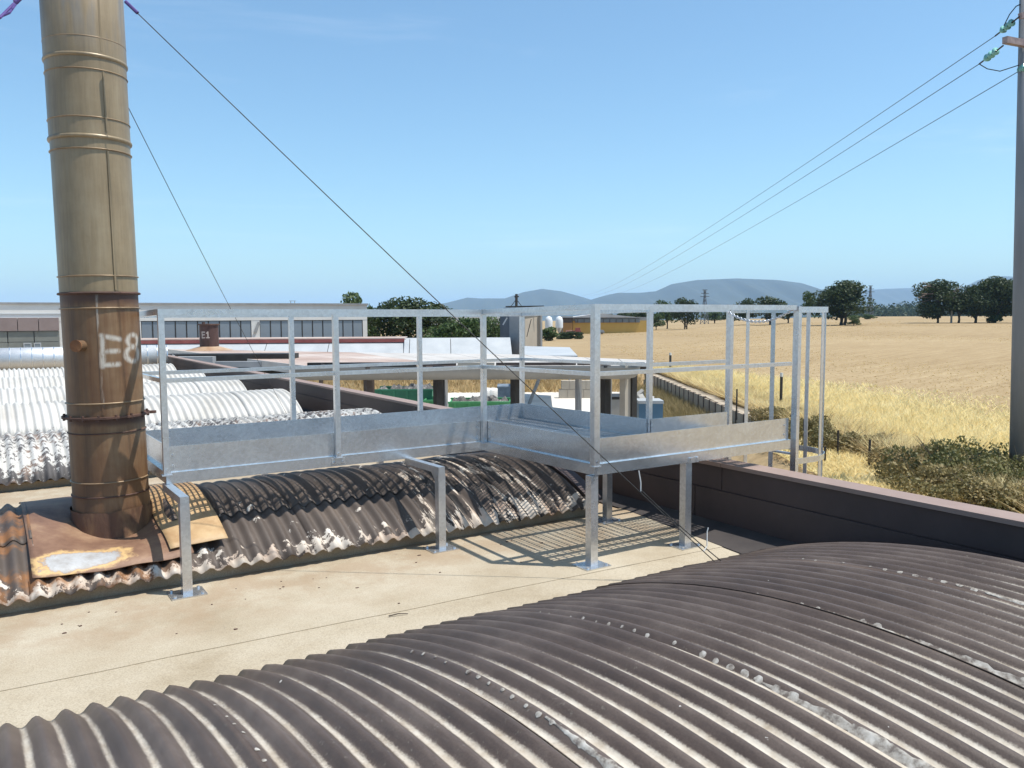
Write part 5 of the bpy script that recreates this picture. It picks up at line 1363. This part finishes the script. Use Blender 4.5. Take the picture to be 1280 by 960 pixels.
TREES = {'dark': [tree_mesh(1, LEAF_DARK, 0.5, 0.1, nl=18), tree_mesh(2, LEAF_DARK, 0.55, 0.08, nl=20, n=3200, stems=2), tree_mesh(3, LEAF_DARK, 0.42, 0.12, nl=16)],
         'mid': [tree_mesh(4, LEAF_MID, 0.55, 0.12), tree_mesh(5, LEAF_MID, 0.48, 0.2)],
         'pale': [tree_mesh(6, LEAF_PALE, 0.5, 0.16), tree_mesh(7, LEAF_PALE, 0.6, 0.1)],
         'bush': [tree_mesh(8, LEAF_MID, 0.75, -0.05, 2400, 0.045), tree_mesh(9, LEAF_PALE, 0.9, -0.05, 2400, 0.045), tree_mesh(10, LEAF_DARK, 0.8, -0.05, 2400, 0.045)]}
BIG = tree_mesh(21, LEAF_DARK, 0.50, 0.10, 8000, 0.021, 34, stems=2)
OAK2 = tree_mesh(22, LEAF_DARK, 0.50, 0.06, 6000, 0.022, 22)
OAK3 = tree_mesh(23, LEAF_DARK, 0.62, 0.10, 6000, 0.022, 24, stems=2)
def place_tree(px, base_y, top_y, width, me, lab, group, D=None, name='tree', cat='tree', rot=None):
    if D is None: p_, D = ground_hit(px, base_y)
    else: p_ = at(px, base_y, D)
    X, Dd = to_xd(p_); g_ = ground_z(X, Dd); H = at(px, top_y, D).z - g_
    o = thing(name, (p_.x, p_.y, g_ - 0.05), lab, cat, group)
    o.rotation_euler = (0, 0, rot if rot is not None else (px*1.37) % 6.28)
    co = np.empty(len(me[0].vertices)*3, np.float32); me[0].vertices.foreach_get('co', co); co = co.reshape(-1, 3)
    me_w = 2*np.percentile(np.abs(co[:, 0]), 97); zmax = np.percentile(co[:, 2], 99.5)
    W = width*D/F_PX; sx_ = W/me_w
    o.scale = (sx_, sx_, (H + 0.05)/zmax)
    link('crown', me[0], o); link('trunk', me[1], o)
    return o
G_ROW = 'trees along the far side of the stubble field'
row = [(762, 414, 393, 18, TREES['dark'][0], 'small dark tree before the yellow warehouse front'), (781, 412, 390, 22, TREES['dark'][2], 'dark tree at the gable end of the yellow warehouse'),
       (800, 411, 388, 27, TREES['dark'][1], 'broad dark tree hiding the end of the yellow warehouse'), (820, 413, 392, 20, TREES['mid'][0], 'rounded green tree beside the broad dark tree past the warehouse'),
       (834, 411, 376, 27, TREES['mid'][1], 'tall green tree left of the pylon, first of a pair'), (857, 412, 373, 31, TREES['dark'][1], 'tall two stemmed dark tree beside the pylon'),
       (893, 404, 389, 28, TREES['mid'][0], 'low distant green tree just past the pylon foot'), (913, 404, 388, 22, TREES['dark'][0], 'low distant dark tree between pylon and field oaks'),
       (934, 406, 374, 28, TREES['dark'][0], 'dark oak seen behind the chain of the ladder opening'), (963, 406, 371, 40, TREES['dark'][1], 'wide spreading dark oak behind the ladder cage'),
       (985, 404, 384, 24, TREES['dark'][2], 'smaller dark oak behind the end post of the walkway'), (1012, 406, 365, 20, TREES['mid'][1], 'slender green tree beside the great round oak'),
       (1053, 406, 352, 52, BIG, 'great round dark oak standing out in the stubble field')]
for px, by, ty, w, me, lab in row: place_tree(px, by, ty, w, me, lab, G_ROW)
place_tree(1067, 407, 394, 15, TREES['bush'][1], 'small pale round bush at the foot of the great oak', G_ROW, name='bush', cat='bush')
place_tree(1084, 399, 393, 13, TREES['bush'][0], 'low green bush at the foot of the far pylon', G_ROW, name='bush', cat='bush')
place_tree(688, 425, 409, 20, TREES['bush'][0], 'round green bush before the white silos', None, D=150, name='bush', cat='bush')
for i, (px, ty) in enumerate(((703, 415), (712, 414), (722, 415))):
    place_tree(px, 421, ty, 13, TREES['bush'][2], 'clipped dark hedge bush before the ochre shed and trailers', 'hedge bushes by the warehouse', D=160, name='bush', cat='bush')
G_CL = 'dark oaks in a clump by the utility pole'
for px, by, ty, w, me, lab in [(1172, 404, 351, 44, OAK2, 'dark oak at the open end of the clump with bare side branches'), (1198, 404, 366, 36, TREES['dark'][2], 'lower dark oak behind the thin pale pole'),
        (1219, 404, 357, 44, OAK3, 'dark two stemmed oak in the middle of the clump'), (1243, 404, 347, 48, OAK2, 'tallest dark oak of the clump beside the utility pole'), (1270, 404, 350, 46, OAK3, 'dark oak partly hidden by the utility pole'),
        (1242, 404, 392, 16, TREES['bush'][0], 'green bush under the oaks of the clump')]:
    place_tree(px, by, ty, w, me, lab, G_CL, rot=(px*2.1) % 6.28)
# bare branches reaching out of the clump
pB, DB = ground_hit(1172, 404)
mb = MB(); rr = random.Random(9)
for i in range(26):
    s_ = at(1170 + rr.uniform(-4, 14), rr.uniform(366, 378), DB); e_ = at((1150 if i % 2 else 1200) + rr.uniform(-8, 10), rr.uniform(350, 378), DB + rr.uniform(-4, 4))
    mb.path([s_, s_.lerp(e_, 0.5) + Vector((0, 0, rr.uniform(-.5, .8))), e_], 0.17, 4, r1=0.07)
dead = tag(mb.build('dead_branches', TWIG), 'bare grey brown branches sticking out of the dark oak clump', 'branches')
# left side trees
place_tree(443, 424, 367, 40, TREES['pale'][0], 'pale green tree rising behind the end of the factory hall', None, D=120)
place_tree(462, 428, 383, 34, TREES['mid'][0], 'mid green tree at the corner of the factory hall', None, D=100)
place_tree(510, 430, 374, 84, tree_mesh(31, LEAF_DARK, 0.62, 0.05, 7500, 0.022, 24), 'large dense dark tree beyond the white panel shed', None, D=92)
for px, ty, w, lab, k in ((560, 404, 44, 'leafy green shrub next to the large dark tree', 0), (588, 398, 48, 'tallest leafy green shrub beyond the white panels', 0), (610, 396, 34, 'leafy shrub behind the platform post by the pale house', 1), (630, 406, 26, 'low leafy shrub against the slate blue panel', 0)):
    place_tree(px, 432, ty, w, tree_mesh(40 + px, LEAF_MID if k == 0 else LEAF_PALE, 0.7, 0.0, 3200, 0.035, 16), lab, 'shrubs beyond the white panel shed', D=84, name='shrub', cat='shrub')
# distant wood on the right
r = np.random.default_rng(5); lobes = []
for i in range(420):
    px = r.uniform(1060, 1340); D = r.uniform(900, 1300); yy = 377 + 8*r.random() + max(0, (1140-px)*0.10) + (D-900)*-0.006
    p_ = at(px, yy, D); s = r.uniform(7, 12); lobes.append((p_.x, p_.y, p_.z - s, s, s, s))
    for q in (1.8, 3.2): lobes.append((p_.x, p_.y, p_.z - s*q, s, s, s))
v = leaf_cloud(r, lobes, 42000, 2.0)
o = link('distant_wood', np_mesh('distant_wood', v, np.arange(len(v)), 4, WOOD_M)); tag(o, 'dark bluish wood covering the far slope', 'wood', kind='stuff')
mb = MB()
for i in range(30):
    px = 1000 + 12*i; tp = at(px, 383 + max(0, (1120-px)*0.08), 1150); bt = ground_z(*to_xd(at(px, 398, 1150)))
    X, Dd = to_xd(tp)
    for dd, zz in ((-350, bt - 3), (0, tp.z - 4), (300, bt - 3)): mb.v.append(tuple(xd(X*(1 + dd/1150), Dd + dd, zz)))
for i in range(29):
    for k in range(2): a = i*3+k; mb.f.append((a, a+3, a+4, a+1))
tag(mb.build('wooded_hill', WOOD_M, smooth=True), kind='structure')

# ------------------------------------------------------------------ grass and weeds
def blades(r, X, D, h, w, lean=0.35, m=None, name='dry_grass', zoff=0.0, kind='stuff', label=None, cat=None):
    n = len(X); g = np.array([ground_z(a, b) for a, b in zip(X, D)]) + zoff
    base = np.stack([X*CA + D*SA, -X*SA + D*CA, g], 1)
    a = r.random(n)*6.283; side = np.stack([np.cos(a), np.sin(a), np.zeros(n)], 1)*(w*(0.6+0.8*r.random(n)))[:, None]
    ln = r.normal(size=(n, 2))*lean
    tip = base + np.stack([ln[:, 0]*h, ln[:, 1]*h, h], 1)
    v = np.stack([base - side, base + side, tip + side*0.15], 1).reshape(-1, 3)
    o = link(name, np_mesh(name, v, np.arange(len(v)), 3, m)); return tag(o, label, cat, kind=kind)
r = np.random.default_rng(77)
n = 90000
D = 15 + 50*r.random(n)**1.35; X = WALL_X + 1.0 + (0.8 + np.maximum(0, 66 - D)*0.175)*np.minimum(3.2, np.abs(r.normal(size=n))**1.35*0.8)
k = (X < 55); X, D = X[k], D[k]
hh = np.clip(0.55 - 0.03*(X - 12), 0.12, 0.6)*(0.5 + 0.9*r.random(len(X)))
blades(r, X, D, hh, 0.012 + 0.0006*D, 0.75, STRAW, 'dry_grass', label='tall pale yellow dry grass along the edge of the field', cat='grass')
n = 26000
D = 14 + 56*r.random(n)**1.4; X = WALL_X + 0.75 + np.abs(r.normal(size=n))*0.9
blades(r, X, D, 0.25 + 0.5*r.random(n), 0.012 + 0.0005*D, 0.8, STRAW_BROWN, 'brown_grass', label='brown dry grass crowding the pale path', cat='grass')
n = 38000
D = 18 + 240*r.random(n)**1.6; X = 13 + (10 + D*0.62)*r.random(n)
blades(r, X, D, 0.02 + 0.05*r.random(n), 0.02 + 0.0007*D, 1.2, STUBBLE, 'stubble', label='short golden stubble covering the field', cat='stubble')
n = 9000
D = 61.5 + 5*r.random(n); X = -26 + 36*r.random(n)
blades(r, X, D, 0.3 + 0.6*r.random(n), 0.05, 0.4, STRAW_BROWN, 'bank_grass', label='dry brown grass on the bank behind the yard', cat='grass')
n = 16000
D = 14 + 17*r.random(n); X = 8.6 + 2.6*r.random(n)
blades(r, X, D, 0.06 + 0.22*r.random(n)**2, 0.012 + 0.0005*D, 0.9, STRAW, 'short_dry_grass', label='short trampled dry grass on the ground by the ladder foot', cat='grass')
n = 18000
D = 31 + 29*r.random(n); X = WALL_X - 0.2 - 2.2*r.random(n)**1.5
blades(r, X, D, 0.25 + 0.7*r.random(n), 0.02, 0.6, LEAF_DRY, 'yard_weeds', label='straggling weeds at the foot of the retaining wall', cat='weeds')
# bramble bushes by the path
def bramble(px, py, D, w, h, m, lab, n=5200, sz=0.045):
    p_ = at(px, py, D); X, Dd = to_xd(p_); g_ = ground_z(X, Dd); rr = np.random.default_rng(int(px)); lobes = []
    for i in range(16):
        lobes.append((rr.normal()*w*0.24, rr.normal()*w*0.24, h*(0.15+0.4*rr.random()), w*0.17, w*0.17, h*0.32))
    v = leaf_cloud(rr, lobes, n, sz); o = thing('bramble_bush', (p_.x, p_.y, g_), lab, 'bush', 'bramble bushes along the path')
    link('foliage', np_mesh('foliage', v, np.arange(len(v)), 4, m), o)
    mb = MB()
    for i in range(14):
        a = rr.random()*6.28; mb.path([(0.1*math.cos(a), 0.1*math.sin(a), -0.05), (w*0.2*math.cos(a), w*0.2*math.sin(a), h*0.5), (w*0.36*math.cos(a), w*0.36*math.sin(a), h*(0.5+0.5*rr.random()))], 0.012, 4, r1=0.004)
    me = bpy.data.meshes.new('stems'); me.from_pydata(mb.v, [], mb.f); me.materials.append(BARK); link('stems', me, o)
LEAF_BR = mk_leaf('bramble_foliage', (0.13, 0.12, 0.04), (0.23, 0.185, 0.075), (0.40, 0.30, 0.14))
LEAF_BG = mk_leaf('green_bramble_foliage', (0.09, 0.095, 0.03), (0.15, 0.145, 0.05), (0.27, 0.22, 0.09))
for px, py, D, w, h, m, lab in ((1012, 552, 29.5, 2.3, 1.15, LEAF_BR, 'tangled olive bramble bush behind the ladder cage'), (1052, 560, 27.5, 2.2, 0.9, LEAF_BR, 'low browned bramble bush between ladder cage and fence stakes'),
        (970, 530, 34.0, 2.2, 0.8, LEAF_BR, 'small bramble bush at the bend of the pale path'), (1088, 566, 26.5, 2.0, 0.8, LEAF_DRY, 'dry brown bramble bush among the fence stakes'),
        (1138, 590, 23.5, 2.2, 0.9, LEAF_DRY, 'straw coloured bramble bush above the parapet'), (1190, 598, 22.3, 2.8, 1.25, LEAF_BG, 'green leafy bramble bush near the foot of the utility pole'),
        (1232, 600, 21.3, 2.4, 1.1, LEAF_BG, 'green bramble bush pressed against the utility pole'), (1288, 604, 20.2, 2.4, 1.2, LEAF_BG, 'dark green bramble bush on the outer side of the utility pole'), (1160, 606, 20.6, 2.4, 0.9, LEAF_BR, 'low olive bramble bush just above the parapet coping'), (1240, 622, 18.9, 2.4, 0.9, LEAF_BR, 'olive bramble bush below the utility pole')):
    bramble(px, py, D, w, h, m, lab)

# ------------------------------------------------------------------ litter on the roof
rr = random.Random(12)
def on_roof(px, py): q_ = onz(px, py, 0.012); return q_
p0, p1 = on_roof(486, 770), on_roof(510, 767); tag(MB().path([p0, p0.lerp(p1, 0.5) + Vector((0, 0.004, 0.006)), p1], 0.004, 6, r1=0.0025).build('twig', BARK), 'thin dark twig lying on the beige roof', 'twig')
for i in range(30):
    if i < 22: u_, v_ = rr.uniform(0.3, 3.6), 5.5 + rr.uniform(-0.75, 0.15)*rr.random()
    else: u_, v_ = rr.uniform(0.2, 4.9), rr.uniform(4.25, 5.4)
    s_ = rr.uniform(0.004, 0.016)*rr.random() + 0.004; a = rr.random()*6.28; mb = MB(); n = 6
    ringp = [(u_ + s_*rr.uniform(0.5, 1.2)*math.cos(a + k*6.283/n), v_ + s_*0.6*rr.uniform(0.5, 1.2)*math.sin(a + k*6.283/n)) for k in range(n)]
    mb.add([(x, y, 0.0095) for x, y in ringp] + [(x, y, 0.0115 + rr.uniform(0, 0.003)) for x, y in ringp], [tuple(reversed(range(n))), tuple(range(n, 2*n))] + [(k, (k+1) % n, n + (k+1) % n, n + k) for k in range(n)])
    tag(mb.build('rust_flake', RUST_DARK), 'small dark flake of rust or coating lying on the beige roof', 'flake', 'flakes littering the roof')

# ------------------------------------------------------------------ haze
hz_ = NT('haze_air'); hz_.n.remove(hz_.b)
pv = hz_.n.new('ShaderNodeVolumePrincipled'); pv.inputs['Color'].default_value = (0.46, 0.70, 1.0, 1); pv.inputs['Density'].default_value = 7.0e-5; pv.inputs['Anisotropy'].default_value = 0.0
hz_.L(pv.outputs[0], hz_.out.inputs['Volume'])
o = MB().box((-27000, -27000, -66), (27000, 27000, 620)).build('haze', hz_.m); tag(o, 'thin blue air haze over the far hills', 'haze', kind='stuff')
